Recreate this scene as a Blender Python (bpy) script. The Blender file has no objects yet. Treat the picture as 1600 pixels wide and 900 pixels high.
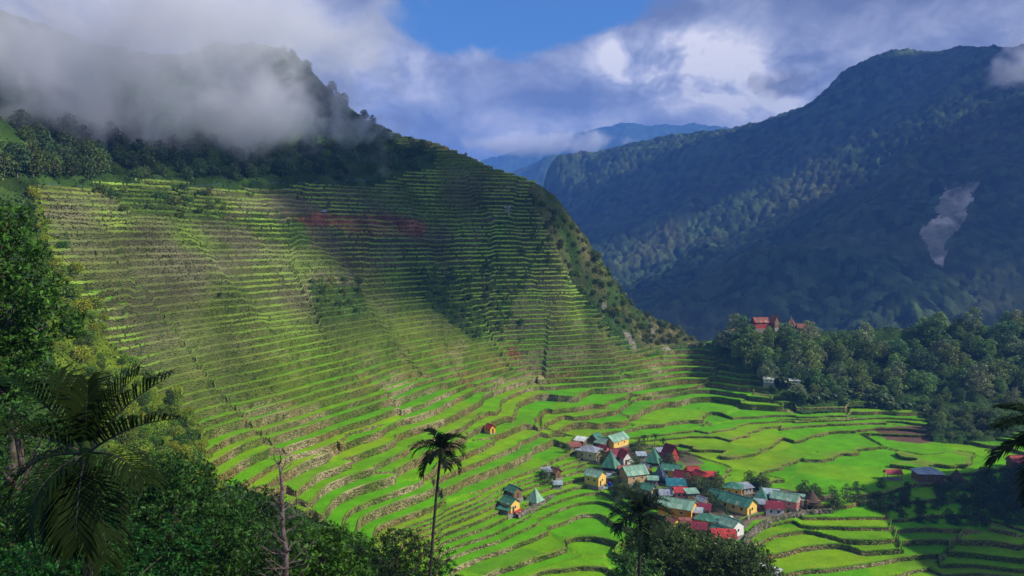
import bpy, math, random
import numpy as np
from mathutils import Vector, Matrix
R = math.radians
rnd = random.Random(7)
rng = np.random.default_rng(7)
scene = bpy.context.scene
COL = scene.collection

# ---------------------------------------------------------------- camera
FPX = 1256.0                       # focal length in photo pixels (1600 wide)
PITCH = math.atan(70 / FPX)
cam_d = bpy.data.cameras.new('camera'); cam = bpy.data.objects.new('camera', cam_d); COL.objects.link(cam)
cam_d.sensor_width = 36; cam_d.lens = 36 * FPX / 1600
cam_d.clip_start = 0.3; cam_d.clip_end = 40000
cam.location = (0, 0, 0); cam.rotation_euler = (R(90) - PITCH, 0, 0)
scene.camera = cam

# ---------------------------------------------------------------- light
SUN_DIR = Vector((1.0, -0.32, 0.80)).normalized()
sun_el = math.asin(SUN_DIR.z); sun_az = math.atan2(SUN_DIR.x, SUN_DIR.y)
sl = bpy.data.lights.new('sun', 'SUN'); sl.energy = 5.0; sl.angle = R(0.5); sl.color = (1.0, 0.93, 0.80)
so = bpy.data.objects.new('sun', sl); COL.objects.link(so)
so.rotation_euler = SUN_DIR.to_track_quat('Z', 'Y').to_euler()
scene.view_settings.view_transform = 'Standard'; scene.view_settings.look = 'None'
scene.view_settings.exposure = 0.5; scene.view_settings.gamma = 1.0; scene.view_settings.use_curve_mapping = False
scene.cycles.max_bounces = 6; scene.cycles.diffuse_bounces = 2; scene.cycles.transparent_max_bounces = 12
scene.cycles.volume_bounces = 3; scene.cycles.volume_max_steps = 256
scene.cycles.use_denoising = True

def pdir(u, v):
    """direction of a photo pixel, scaled so that its y component along the view is 1 (before pitch)"""
    x = (u - 800) / FPX; z = -(v - 450) / FPX
    c, s = math.cos(PITCH), math.sin(PITCH)
    return np.array([x, c + z * s, -s + z * c])
def proj(x, y, z):
    c, s = math.cos(PITCH), math.sin(PITCH)
    yc = y * c - z * s; zc = y * s + z * c
    yc = np.maximum(yc, 0.01)
    return 800 + FPX * x / yc, 450 - FPX * zc / yc

# ---------------------------------------------------------------- world: sky with clouds
world = bpy.data.worlds.new('World'); scene.world = world; world.use_nodes = True
world.cycles.sampling_method = 'MANUAL'; world.cycles.sample_map_resolution = 256
wt = world.node_tree; wt.nodes.clear()
class NT:
    """small node-tree helper"""
    def __init__(s, nt): s.nt = nt
    def n(s, t, **kw):
        nd = s.nt.nodes.new(t)
        for k, v in kw.items(): setattr(nd, k, v)
        return nd
    def l(s, a, b): s.nt.links.new(a, b)
    def val(s, sock, v):
        if hasattr(v, 'is_linked') or isinstance(v, bpy.types.NodeSocket): s.l(v, sock)
        else: sock.default_value = v
    def math(s, op, a, b=0.0, c=None, clamp=False):
        m = s.n('ShaderNodeMath', operation=op); m.use_clamp = clamp
        s.val(m.inputs[0], a); s.val(m.inputs[1], b)
        if c is not None: s.val(m.inputs[2], c)
        return m.outputs[0]
    def vmath(s, op, a, b=None):
        m = s.n('ShaderNodeVectorMath', operation=op); s.val(m.inputs[0], a)
        if b is not None: s.val(m.inputs[1], b)
        return m
    def noise(s, vec, scale, detail=4, rough=0.5, dist=0.0, out='Fac'):
        m = s.n('ShaderNodeTexNoise'); s.val(m.inputs['Vector'], vec); m.inputs['Scale'].default_value = scale
        m.inputs['Detail'].default_value = detail; m.inputs['Roughness'].default_value = rough; m.inputs['Distortion'].default_value = dist
        return m.outputs[out]
    def mix(s, f, a, b, blend='MIX'):
        m = s.n('ShaderNodeMix', data_type='RGBA', blend_type=blend)
        s.val(m.inputs[0], f); s.val(m.inputs[6], a); s.val(m.inputs[7], b)
        return m.outputs[2]
    def smooth(s, v, lo, hi, a=0.0, b=1.0):
        m = s.n('ShaderNodeMapRange', interpolation_type='SMOOTHSTEP'); s.val(m.inputs[0], v)
        m.inputs[1].default_value = lo; m.inputs[2].default_value = hi; m.inputs[3].default_value = a; m.inputs[4].default_value = b
        return m.outputs[0]
def build_world():
    N = NT(wt)
    _n = N.noise
    def noise2(vec, scale, detail=4, rough=0.5, dist=0.0):
        o = _n(vec, scale, detail, rough, dist); o.node.noise_dimensions = '2D'; return o
    N.noise = noise2
    out = N.n('ShaderNodeOutputWorld'); bg = N.n('ShaderNodeBackground'); bg.inputs[1].default_value = 0.060
    sky = N.n('ShaderNodeTexSky', sky_type='NISHITA'); sky.sun_disc = False; sky.sun_elevation = sun_el; sky.sun_rotation = sun_az
    sky.altitude = 1100; sky.dust_density = 0.6; sky.ozone_density = 2.0
    tc = N.n('ShaderNodeTexCoord'); D = tc.outputs['Generated']
    sep = N.n('ShaderNodeSeparateXYZ'); N.l(D, sep.inputs[0])
    az = N.math('ARCTAN2', sep.outputs[0], sep.outputs[1]); el = N.math('ARCSINE', sep.outputs[2])
    def ae(u, v):
        d = pdir(u, v); d = d / np.linalg.norm(d)
        return math.atan2(d[0], d[1]), math.asin(d[2])
    def blob(u, v, ru, rv, amp):
        a, e = ae(u, v)
        x = N.math('DIVIDE', N.math('SUBTRACT', az, a), ru / FPX); y = N.math('DIVIDE', N.math('SUBTRACT', el, e), rv / FPX)
        r2 = N.math('ADD', N.math('MULTIPLY', x, x), N.math('MULTIPLY', y, y))
        return N.math('MULTIPLY', N.math('EXPONENT', N.math('MULTIPLY', r2, -1.0)), amp)
    def total(bl, base):
        t = base
        for b in bl: t = N.math('ADD', t, blob(*b))
        return t
    comb = N.n('ShaderNodeCombineXYZ'); N.l(az, comb.inputs[0]); N.l(N.math('MULTIPLY', el, 1.5), comb.inputs[1]); comb.inputs[2].default_value = 0.0
    P = comb.outputs[0]
    def vor(vec, scale, det):
        m = N.n('ShaderNodeTexVoronoi', feature='SMOOTH_F1', voronoi_dimensions='2D'); N.val(m.inputs['Vector'], vec); m.inputs['Scale'].default_value = scale
        m.inputs['Detail'].default_value = det; m.inputs['Roughness'].default_value = 0.62; m.inputs['Smoothness'].default_value = 0.35; m.normalize = True
        return m.outputs['Distance']
    wv = N.n('ShaderNodeTexNoise'); N.l(P, wv.inputs['Vector']); wv.noise_dimensions = '2D'; wv.inputs['Scale'].default_value = 6.0; wv.inputs['Detail'].default_value = 4
    wp = N.vmath('ADD', P, N.vmath('SCALE', N.vmath('SUBTRACT', wv.outputs['Color'], (0.5, 0.5, 0.5)).outputs[0]).outputs[0]); wp.inputs[1].links[0].from_node.inputs[3].default_value = 0.10; W = wp.outputs[0]
    def puffs(vec): return N.math('SUBTRACT', 1.0, vor(vec, 7.0, 4))
    pf = puffs(W); pf2 = puffs(N.vmath('ADD', W, (0.022, 0.034, 0.0)).outputs[0])
    big = N.noise(P, 3.2, 9, 0.60, 0.3); fine = N.noise(P, 9.0, 9, 0.60, 0.2)
    cover = total(CLOUD_COVER, 0.20)
    dens = N.math('ADD', N.math('ADD', cover, N.math('MULTIPLY', N.math('SUBTRACT', big, 0.5), 1.9)), N.math('MULTIPLY', N.math('SUBTRACT', pf, 0.62), 0.6))
    a = N.smooth(dens, 0.06, 0.30)
    bright = total(CLOUD_BRIGHT, 0.22)
    rel = N.math('MULTIPLY', N.math('SUBTRACT', pf, pf2), N.math('ADD', N.math('MULTIPLY', bright, 3.0), 0.2))
    lit = N.math('ADD', N.math('ADD', bright, rel), N.math('ADD', N.math('MULTIPLY', N.math('SUBTRACT', fine, 0.5), 0.75), N.math('MULTIPLY', N.math('SUBTRACT', big, 0.5), 0.9)))
    rmp = N.n('ShaderNodeValToRGB'); N.l(lit, rmp.inputs[0])
    cr = rmp.color_ramp; cr.elements[0].position = 0.0; cr.elements[0].color = (2.6, 2.8, 3.8, 1)
    cr.elements[1].position = 1.0; cr.elements[1].color = (15.0, 14.2, 13.4, 1)
    e = cr.elements.new(0.25); e.color = (4.4, 4.6, 5.8, 1)
    e = cr.elements.new(0.50); e.color = (6.6, 6.8, 8.0, 1)
    e = cr.elements.new(0.75); e.color = (10.2, 9.9, 10.6, 1)
    skc = N.mix(1.0, sky.outputs[0], (0.75, 1.25, 1.75, 1), 'MULTIPLY')
    N.l(N.mix(a, skc, rmp.outputs[0]), bg.inputs[0]); N.l(bg.outputs[0], out.inputs[0])
# u, v, radius u, radius v, amount (photo pixels turned into directions of the sky)
CLOUD_COVER = [(740, 25, 130, 85, -0.80), (880, 10, 90, 45, -0.45), (780, 290, 300, 70, 0.4), (300, 50, 330, 150, 0.45), (560, 120, 130, 90, 0.4), (1050, 130, 190, 90, 0.55), (1300, 40, 330, 70, 0.45),
               (820, 190, 250, 70, 0.35), (1500, 100, 250, 160, 0.4), (450, -260, 500, 120, 0.1), (1300, -300, 500, 150, 0.35)]
CLOUD_BRIGHT = [(1060, 100, 155, 55, 0.85), (1220, 140, 130, 42, 0.6), (940, 75, 50, 30, 0.10), (610, 120, 80, 60, 0.42), (440, 62, 45, 22, 0.28), (900, 185, 90, 40, 0.38), (790, 215, 70, 35, 0.30),
                (1550, 40, 120, 60, 0.16), (900, 155, 90, 24, -0.35), (1200, 40, 200, 40, -0.15), (300, 40, 200, 60, 0.1), (80, 40, 260, 120, 0.14), (1400, 20, 120, 40, 0.1)]
build_world()
# ---------------------------------------------------------------- naming helpers
def tag(o, label=None, cat=None, group=None, kind=None):
    if label: o['label'] = label
    if cat: o['category'] = cat
    if group: o['group'] = group
    if kind: o['kind'] = kind
    return o
def obj_from(name, verts, faces, mats, parent=None, colors=None, midx=None, smooth=False, attrs=None):
    """verts (n,3) array, faces: (m,k) array or list of lists"""
    me = bpy.data.meshes.new(name)
    verts = np.asarray(verts, dtype=np.float32)
    if isinstance(faces, np.ndarray):
        m, k = faces.shape
        me.vertices.add(len(verts)); me.vertices.foreach_set('co', verts.ravel())
        me.loops.add(m * k); me.loops.foreach_set('vertex_index', faces.astype(np.int32).ravel())
        me.polygons.add(m); me.polygons.foreach_set('loop_start', (np.arange(m) * k).astype(np.int32))
        me.update(calc_edges=True)
    else:
        me.from_pydata([tuple(v) for v in verts], [], faces); me.update()
    if not isinstance(mats, (list, tuple)): mats = [mats]
    for m_ in mats: me.materials.append(m_)
    if midx is not None: me.polygons.foreach_set('material_index', np.asarray(midx, dtype=np.int32))
    if colors is not None:
        ca = me.color_attributes.new('col', 'FLOAT_COLOR', 'POINT')
        c4 = np.ones((len(verts), 4), dtype=np.float32); c4[:, :3] = colors; ca.data.foreach_set('color', c4.ravel())
    for nm, arr in (attrs or {}).items():
        at = me.attributes.new(nm, 'FLOAT', 'POINT'); at.data.foreach_set('value', np.asarray(arr, dtype=np.float32))
    me.polygons.foreach_set('use_smooth', np.full(len(me.polygons), smooth))
    o = bpy.data.objects.new(name, me); COL.objects.link(o)
    if parent: o.parent = parent
    return o

# ---------------------------------------------------------------- numpy noise
def _hash(ix, iy, seed):
    h = (ix.astype(np.int64) * 374761393 + iy.astype(np.int64) * 668265263 + seed * 2147483647) & 0xffffffff
    h = ((h ^ (h >> 13)) * 1274126177) & 0xffffffff
    h = (h ^ (h >> 16)) * 2246822519 & 0xffffffff
    return ((h ^ (h >> 15)) & 0xffffff) / float(0xffffff)
def vnoise(x, y, seed=0):
    ix = np.floor(x); iy = np.floor(y); fx = x - ix; fy = y - iy
    fx = fx * fx * (3 - 2 * fx); fy = fy * fy * (3 - 2 * fy)
    a = _hash(ix, iy, seed); b = _hash(ix + 1, iy, seed); c = _hash(ix, iy + 1, seed); d = _hash(ix + 1, iy + 1, seed)
    return (a * (1 - fx) + b * fx) * (1 - fy) + (c * (1 - fx) + d * fx) * fy - 0.5
def fbm(x, y, scale, octv=4, seed=0, gain=0.5, ridged=False):
    x = x / scale; y = y / scale; s = 0; a = 1.0
    for k in range(octv):
        n = vnoise(x, y, seed + k * 17)
        s = s + a * (0.5 - 2 * np.abs(n) if ridged else n * 1.0)
        x, y = (x * 0.8 - y * 0.6) * 2.03 + 11.3, (x * 0.6 + y * 0.8) * 2.03 - 4.7; a *= gain
    return s
def canopy(x, y, cell, seed=0, keep=1.0):
    """rounded crowns on a jittered grid; returns height 0..1 and a random value per crown"""
    gx = np.floor(x / cell); gy = np.floor(y / cell); best = np.zeros_like(x); rid = np.zeros_like(x)
    for i in (-1, 0, 1):
        for j in (-1, 0, 1):
            cx = gx + i; cy = gy + j
            px = (cx + 0.15 + 0.7 * _hash(cx, cy, seed)) * cell; py = (cy + 0.15 + 0.7 * _hash(cx, cy, seed + 5)) * cell
            r = cell * (0.5 + 0.45 * _hash(cx, cy, seed + 9)); ok = _hash(cx, cy, seed + 13) < keep
            d = ((x - px) ** 2 + (y - py) ** 2) / (r * r)
            hgt = np.where(ok, np.sqrt(np.clip(1 - d, 0, 1)) * (0.55 + 0.45 * _hash(cx, cy, seed + 21)), 0)
            up = hgt > best; best = np.where(up, hgt, best); rid = np.where(up, _hash(cx, cy, seed + 31), rid)
    return best, rid
def in_poly(u, v, poly):
    c = np.zeros(u.shape, bool); n = len(poly)
    for i in range(n):
        x1, y1 = poly[i]; x2, y2 = poly[(i + 1) % n]
        if y1 == y2: continue
        cr = ((y1 > v) != (y2 > v)) & (u < (x2 - x1) * (v - y1) / (y2 - y1) + x1)
        c ^= cr
    return c

# ---------------------------------------------------------------- land form of the valley
ctrl = []
def cH(H, pts):
    for (u, v) in pts:
        d = pdir(u, v); t = -H / d[2]; ctrl.append((d[0] * t, d[1] * t, -H))
def cD(pts):
    for (u, v, D) in pts:
        d = pdir(u, v); t = D / d[1]; ctrl.append((d[0] * t, D, d[2] * t))
def cW(pts):
    for (x, y, z) in pts: ctrl.append((x, y, z))
cH(99.5, [(660, 885), (740, 855), (820, 825), (880, 790), (930, 775)])
cH(103, [(760, 898), (850, 870), (930, 850), (1000, 855)])
cH(94.5, [(610, 850), (700, 815), (790, 775), (870, 745)])
cH(88, [(577, 830), (660, 785), (730, 752), (800, 723), (860, 690), (930, 668), (1000, 650), (1060, 632), (1120, 620), (1200, 627)])
cH(80, [(500, 790), (600, 742), (700, 700), (800, 655), (900, 617), (1000, 598), (1100, 589), (1200, 605)])
cH(68, [(340, 750), (400, 720), (500, 675), (600, 640), (700, 605), (800, 575), (900, 555), (1000, 546), (1090, 543)])
cH(55, [(300, 650), (400, 625), (500, 598), (600, 570), (700, 548), (800, 532), (900, 525), (960, 523)])
cH(40, [(250, 575), (350, 555), (450, 537), (550, 520), (650, 503), (750, 492), (850, 487), (930, 485)])
cH(20, [(200, 480), (300, 468), (400, 458), (500, 450), (600, 442), (700, 437), (800, 434), (895, 432)])
cD([(150, 380, 265), (300, 380, 305), (400, 380, 345), (500, 380, 380), (600, 380, 418), (700, 380, 450), (800, 380, 470), (880, 382, 480)])
cD([(60, 290, 290), (150, 285, 320), (270, 288, 355), (400, 298, 388), (500, 305, 420), (600, 310, 450), (700, 314, 475), (800, 315, 484), (840, 312, 486)])
cD([(0, 200, 330), (120, 200, 400), (200, 200, 425), (400, 220, 465), (550, 232, 500), (640, 232, 510), (700, 245, 508), (765, 265, 500), (830, 300, 494)])
cD([(0, 90, 420), (200, 70, 560), (330, 90, 570), (455, 95, 590), (520, 148, 570), (570, 185, 560), (640, 213, 545), (690, 226, 530), (725, 240, 520), (780, 268, 508)])
cD([(865, 315, 500), (900, 358, 502), (930, 400, 505), (960, 430, 508), (1000, 462, 515), (1050, 500, 530), (1097, 540, 540)])
cD([(870, 375, 545), (930, 460, 545), (800, 330, 550), (740, 290, 580), (985, 520, 560), (1040, 550, 575), (560, 260, 640), (480, 190, 660), (640, 300, 620), (400, 200, 680)])
# behind the ridge the land falls away
cW([(150, 640, -190), (60, 640, -60), (100, 600, -110), (230, 600, -180), (160, 560, -100), (0, 700, -10), (-100, 720, 60), (-250, 720, 90), (300, 560, -130), (400, 560, -120)])
# valley floor, saddle, right hill
cH(94, [(1100, 735), (1150, 715), (1180, 690), (1205, 672), (1290, 668), (1440, 665)])
cH(96, [(1200, 740), (1300, 700), (1300, 760), (1400, 690), (1440, 740), (1500, 715), (1580, 730), (1600, 700)])
cH(97, [(1100, 780), (1200, 785), (1270, 790), (1050, 830), (1130, 815)])
cH(94.5, [(930, 735), (1000, 720), (1060, 760), (950, 700), (1040, 700)])
cH(100.5, [(1190, 850), (1260, 825), (1400, 828), (1590, 840)])
cH(104, [(1230, 890), (1400, 870), (1590, 880)])
cW([(110, 240, -106), (180, 230, -110), (60, 215, -106), (140, 180, -116), (30, 190, -104), (100, 190, -112)])
# a shoulder beyond the right edge that shades the lower fields
cW([(238, 258, -50), (255, 262, -40), (300, 265, 25), (380, 270, 60), (232, 215, -40), (250, 180, -30), (300, 220, 30), (285, 350, -90), (340, 360, -95), (420, 370, -100), (350, 440, -75), (262, 292, -50), (310, 300, 0), (480, 500, -100), (600, 450, -160), (420, 520, -70), (450, 620, -130)])
cD([(1130, 520, 520), (1180, 518, 495), (1230, 523, 490), (1300, 535, 488), (1370, 550, 485), (1430, 530, 492), (1500, 512, 492), (1600, 505, 492), (1750, 500, 500)])
cH(88, [(1260, 633), (1350, 630), (1440, 632), (1600, 648)])
cD([(1130, 570, 488), (1200, 560, 470), (1300, 590, 465), (1400, 590, 468), (1500, 570, 470), (1600, 580, 465), (1700, 560, 460)])
cW([(150, 560, -85), (200, 560, -95), (260, 570, -95), (340, 560, -90)])
cH(96, [(1700, 760)]); cH(92, [(1640, 690)])
# the near slope on which the camera stands
cW([(0, 0, -3.0), (0, 12, -9), (0, 30, -24), (0, 60, -44), (0, 110, -70), (0, 170, -93), (-30, 30, -17), (-35, 100, -52), (-75, 150, -52), (-60, 190, -66),
    (-100, 200, -48), (-45, 60, -24), (-90, 110, -20), (-140, 180, -5), (-150, 100, 20), (-60, 20, 0), (-120, 230, -36), (-190, 220, 10), (-210, 300, 70), (-160, 250, 0),
    (40, 30, -40), (60, 80, -75), (70, 140, -98), (20, -40, -5), (-60, -40, 10), (80, 0, -60), (-250, 100, 80), (120, 100, -105), (200, 150, -116)])
ctrl = np.array(ctrl)
def _phi(d2): return 0.5 * d2 * np.log(d2 + 1e-9)
CS = 100.0
def _fit(c, lam):
    n = len(c); X = c[:, :2] / CS
    d2 = ((X[:, None] - X[None]) ** 2).sum(-1)
    A = np.zeros((n + 3, n + 3)); A[:n, :n] = _phi(d2) + lam * np.eye(n); A[:n, n] = 1; A[:n, n + 1:] = X; A[n, :n] = 1; A[n + 1:, :n] = X.T
    return np.linalg.solve(A, np.concatenate([c[:, 2], [0, 0, 0]]))
def rbf_eval(c, W, x, y):
    n = len(c); X = c[:, :2] / CS; x = x / CS; y = y / CS
    s = W[n] + W[n + 1] * x + W[n + 2] * y
    for i in range(n):
        s = s + W[i] * _phi((x - X[i, 0]) ** 2 + (y - X[i, 1]) ** 2)
    return s
Wc = _fit(ctrl, 0.02)

AZ = np.radians(np.arange(-46, 54.01, 0.15)); RR = np.concatenate([np.arange(6, 60, 1.2), np.arange(60, 700, 1.35)])
AA, RG = np.meshgrid(AZ, RR, indexing='ij')
GX = RG * np.sin(AA); GY = RG * np.cos(AA)
H0 = rbf_eval(ctrl, Wc, GX, GY)
PU, PV = proj(GX, GY, H0)
FOREST = {
 'upper': [(-600, 320), (0, 300), (60, 290), (150, 283), (430, 290), (580, 290), (640, 272), (685, 265), (680, 240), (620, 225), (570, 195), (530, 165), (400, -200), (-600, -200)],
 'ridge': [(818, 296), (835, 330), (865, 380), (880, 420), (905, 455), (940, 490), (965, 522), (1000, 542), (1098, 541), (1115, 500), (900, 250)],
 'hill': [(1112, 548), (1135, 572), (1180, 590), (1225, 615), (1255, 634), (1350, 630), (1440, 640), (1455, 690), (1540, 688), (1700, 650), (1900, 640), (1900, 400), (1112, 400)],
 'near': [(-700, 320), (0, 300), (60, 292), (80, 370), (105, 440), (140, 500), (180, 545), (225, 600), (305, 650), (335, 745), (400, 770), (575, 845), (650, 905), (1000, 1900), (-700, 1900)]}
natural = np.zeros(GX.shape, bool); zone = {}
for k, p in FOREST.items():
    m = in_poly(PU + 8 * fbm(GX, GY, 25, 2, 3), PV + 6 * fbm(GX, GY, 25, 2, 4), p); zone[k] = m; natural |= m
back = (H0 < -1) & (GY > 545) ; natural |= back
natural |= (RG < 150) | ((AA < -R(45.5)) | (AA > R(40)) | (GX > 255))
zone['near'] |= (RG < 150)
nat_f = natural.astype(float)
for _ in range(3):
    nat_f[1:-1, 1:-1] = (nat_f[1:-1, 1:-1] * 2 + nat_f[:-2, 1:-1] + nat_f[2:, 1:-1] + nat_f[1:-1, :-2] + nat_f[1:-1, 2:]) / 6
can, crid = canopy(GX, GY, 7.5, 3); can2, crid2 = canopy(GX, GY, 3.4, 8)
canh = np.where(RG > 200, can * 3.6 + can2 * 1.2, can2 * 1.2)
terr_n = 2.2 * fbm(GX, GY, 38, 3, 21) + 0.5 * fbm(GX, GY, 9, 2, 22)
HN = H0 + 5.0 * fbm(GX, GY, 60, 5, 11) * np.clip(RG / 150, 0.1, 1) + canh * 0.9 - 3.2 * np.clip((RG - 150) / 80, 0, 1) + 16 * fbm(GX, GY, 45, 4, 19) * np.clip((H0 - 80) / 40, 0, 1)       # natural ground
HT = H0 + terr_n * np.clip((-H0 < 92) * 1.0 + 0.45, 0, 1)                               # ground before terracing
# terrace levels
zt = np.arange(-150, 260, 0.05)
def stepsize(z): return np.select([z < -97.5, z < -92, z < -60, z < -35, z < 0], [1.55, 1.1, 2.85, 2.8, 2.6], 2.4) * (1 + 0.28 * np.sin(z * 0.9) * (z < -20) + 0.22 * np.sin(z * 0.53 + 1) * (z > -50))
LT = np.concatenate([[0], np.cumsum(0.05 / stepsize(zt[:-1]))])
def lev(z): return np.interp(z, zt, LT)
def unlev(L): return np.interp(L, LT, zt)
# plots: offsets that differ from one plot block to the next, so walls start, end and join
def plots(x, y):
    wx = x + 16 * fbm(x, y, 60, 2, 41); wy = y + 16 * fbm(x, y, 60, 2, 42)
    c = 34.0; gx = np.floor(wx / c); gy = np.floor(wy / c)
    d1 = np.full(x.shape, 1e9); d2 = np.full(x.shape, 1e9); o1 = np.zeros(x.shape); o2 = np.zeros(x.shape)
    for i in (-1, 0, 1):
        for j in (-1, 0, 1):
            cx = gx + i; cy = gy + j
            d = np.hypot(wx - (cx + _hash(cx, cy, 51)) * c, wy - (cy + _hash(cx, cy, 52)) * c); o = (_hash(cx, cy, 53) - 0.5) * 0.95
            nearer = d < d1
            d2n = np.where(nearer, d1, np.minimum(d2, d)); o2n = np.where(nearer, o1, np.where(d < d2, o, o2))
            d1 = np.where(nearer, d, d1); o1 = np.where(nearer, o, o1); d2 = d2n; o2 = o2n
    w = np.clip((d2 - d1) / 1.5, 0, 1)
    return o1 * (0.5 + 0.5 * w) + o2 * (0.5 - 0.5 * w)
OFF = plots(GX, GY)
LV = lev(HT) + OFF
def tread(L, off): return unlev(np.floor(L) - off)

_dA = AZ[1] - AZ[0]
def grid_at(arr, x, y):
    a = (np.arctan2(x, y) - AZ[0]) / _dA; r = np.interp(np.hypot(x, y), RR, np.arange(len(RR)))
    i = np.clip(np.floor(a).astype(int), 0, len(AZ) - 2); j = np.clip(np.floor(r).astype(int), 0, len(RR) - 2)
    fa = np.clip(a - i, 0, 1); fr = np.clip(r - j, 0, 1)
    return (arr[i, j] * (1 - fa) * (1 - fr) + arr[i + 1, j] * fa * (1 - fr) + arr[i, j + 1] * (1 - fa) * fr + arr[i + 1, j + 1] * fa * fr)
def ground(x, y):
    """height of the built ground (terrace tread or natural slope) at x, y"""
    x = np.asarray(x, float); y = np.asarray(y, float)
    nt = grid_at(nat_f, x, y) > 0.5
    o = grid_at(OFF, x, y); L = grid_at(LV, x, y)
    return np.where(nt, grid_at(HN, x, y), unlev(np.floor(L) - o))
def hit(u, v, tmin=20.0):
    """where the view ray of a photo pixel meets the land"""
    d = pdir(u, v); t = np.arange(tmin, 695, 0.5); x = d[0] * t; y = d[1] * t; z = d[2] * t
    ok = np.hypot(x, y) < 690
    g = np.where(ok, grid_at(np.where(natural, H0, HT - 0.8), x, y), -1e6)
    b = np.nonzero(z < g)[0]
    if len(b) == 0: return None
    i = b[0]; return float(x[i]), float(y[i]), float(ground(x[i], y[i]))

# ---------------------------------------------------------------- materials of the land
def new_mat(name):
    m = bpy.data.materials.new(name); m.use_nodes = True; nt = m.node_tree
    b = nt.nodes['Principled BSDF']; b.inputs['Roughness'].default_value = 0.85; b.inputs['Specular IOR Level'].default_value = 0.15
    return m, NT(nt), b
def land_mat(name, s1, s2, contrast, bump, bscale, spec=0.1, voro=0.0):
    m, N, b = new_mat(name); b.inputs['Specular IOR Level'].default_value = spec
    at = N.n('ShaderNodeAttribute', attribute_name='col'); tc = N.n('ShaderNodeTexCoord'); P = tc.outputs['Object']
    n1 = N.noise(P, s1, 5, 0.6); n2 = N.noise(P, s2, 3, 0.6)
    f = N.math('ADD', N.math('MULTIPLY', N.math('SUBTRACT', n1, 0.5), contrast * 2.4), N.math('MULTIPLY', N.math('SUBTRACT', n2, 0.5), contrast * 1.6))
    f = N.math('MAXIMUM', N.math('ADD', f, 1.0), 0.12)
    col = N.vmath('SCALE', at.outputs['Color']); N.l(f, col.inputs[3]); c = col.outputs[0]
    hgt = n2
    if voro:
        mp = N.n('ShaderNodeMapping'); N.l(P, mp.inputs[0]); mp.inputs['Scale'].default_value = (1, 1, 1.6)
        vo = N.n('ShaderNodeTexVoronoi'); N.l(mp.outputs[0], vo.inputs['Vector']); vo.inputs['Scale'].default_value = 1.3
        rr = N.n('ShaderNodeValToRGB'); N.l(N.n('ShaderNodeSeparateColor').outputs[0], rr.inputs[0])
        sepc = rr.inputs[0].links[0].from_node; N.l(vo.outputs['Color'], sepc.inputs[0])
        rr.color_ramp.elements[0].color = (0.68, 0.70, 0.62, 1); rr.color_ramp.elements[1].color = (1.35, 1.32, 1.28, 1)
        edge = N.smooth(vo.outputs['Distance'], 0.25, 0.75, 1.1, 0.45); sz_ = N.n('ShaderNodeSeparateXYZ'); N.l(P, sz_.inputs[0]); lowf = N.smooth(sz_.outputs[2], -78, -45, 1.0, 0.25); edge = N.math('ADD', N.math('MULTIPLY', edge, lowf), N.math('SUBTRACT', 1.0, lowf))
        c = N.mix(lowf, c, N.mix(1.0, c, rr.outputs[0], 'MULTIPLY')); sc2 = N.vmath('SCALE', c); N.l(edge, sc2.inputs[3]); c = sc2.outputs[0]
        # grass and weeds hanging over the stones
        g = N.smooth(N.noise(P, 0.35, 6, 0.7), 0.50, 0.60)
        c = N.mix(N.math('MULTIPLY', g, voro), c, (0.030, 0.060, 0.010, 1))
        hgt = vo.outputs['Distance']
    N.l(c, b.inputs['Base Color'])
    bp = N.n('ShaderNodeBump'); bp.inputs['Strength'].default_value = bump; bp.inputs['Distance'].default_value = bscale
    N.l(hgt, bp.inputs['Height']); N.l(bp.outputs[0], b.inputs['Normal'])
    return m
M_rice = land_mat('rice', 0.16, 1.3, 0.42, 0.8, 0.35, 0.05)
M_wall = land_mat('stone_wall', 0.25, 2.2, 0.45, 0.9, 0.5, 0.1, 0.6)
M_slope = land_mat('green_slope', 0.09, 0.9, 0.55, 1.0, 1.2, 0.05)

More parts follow.
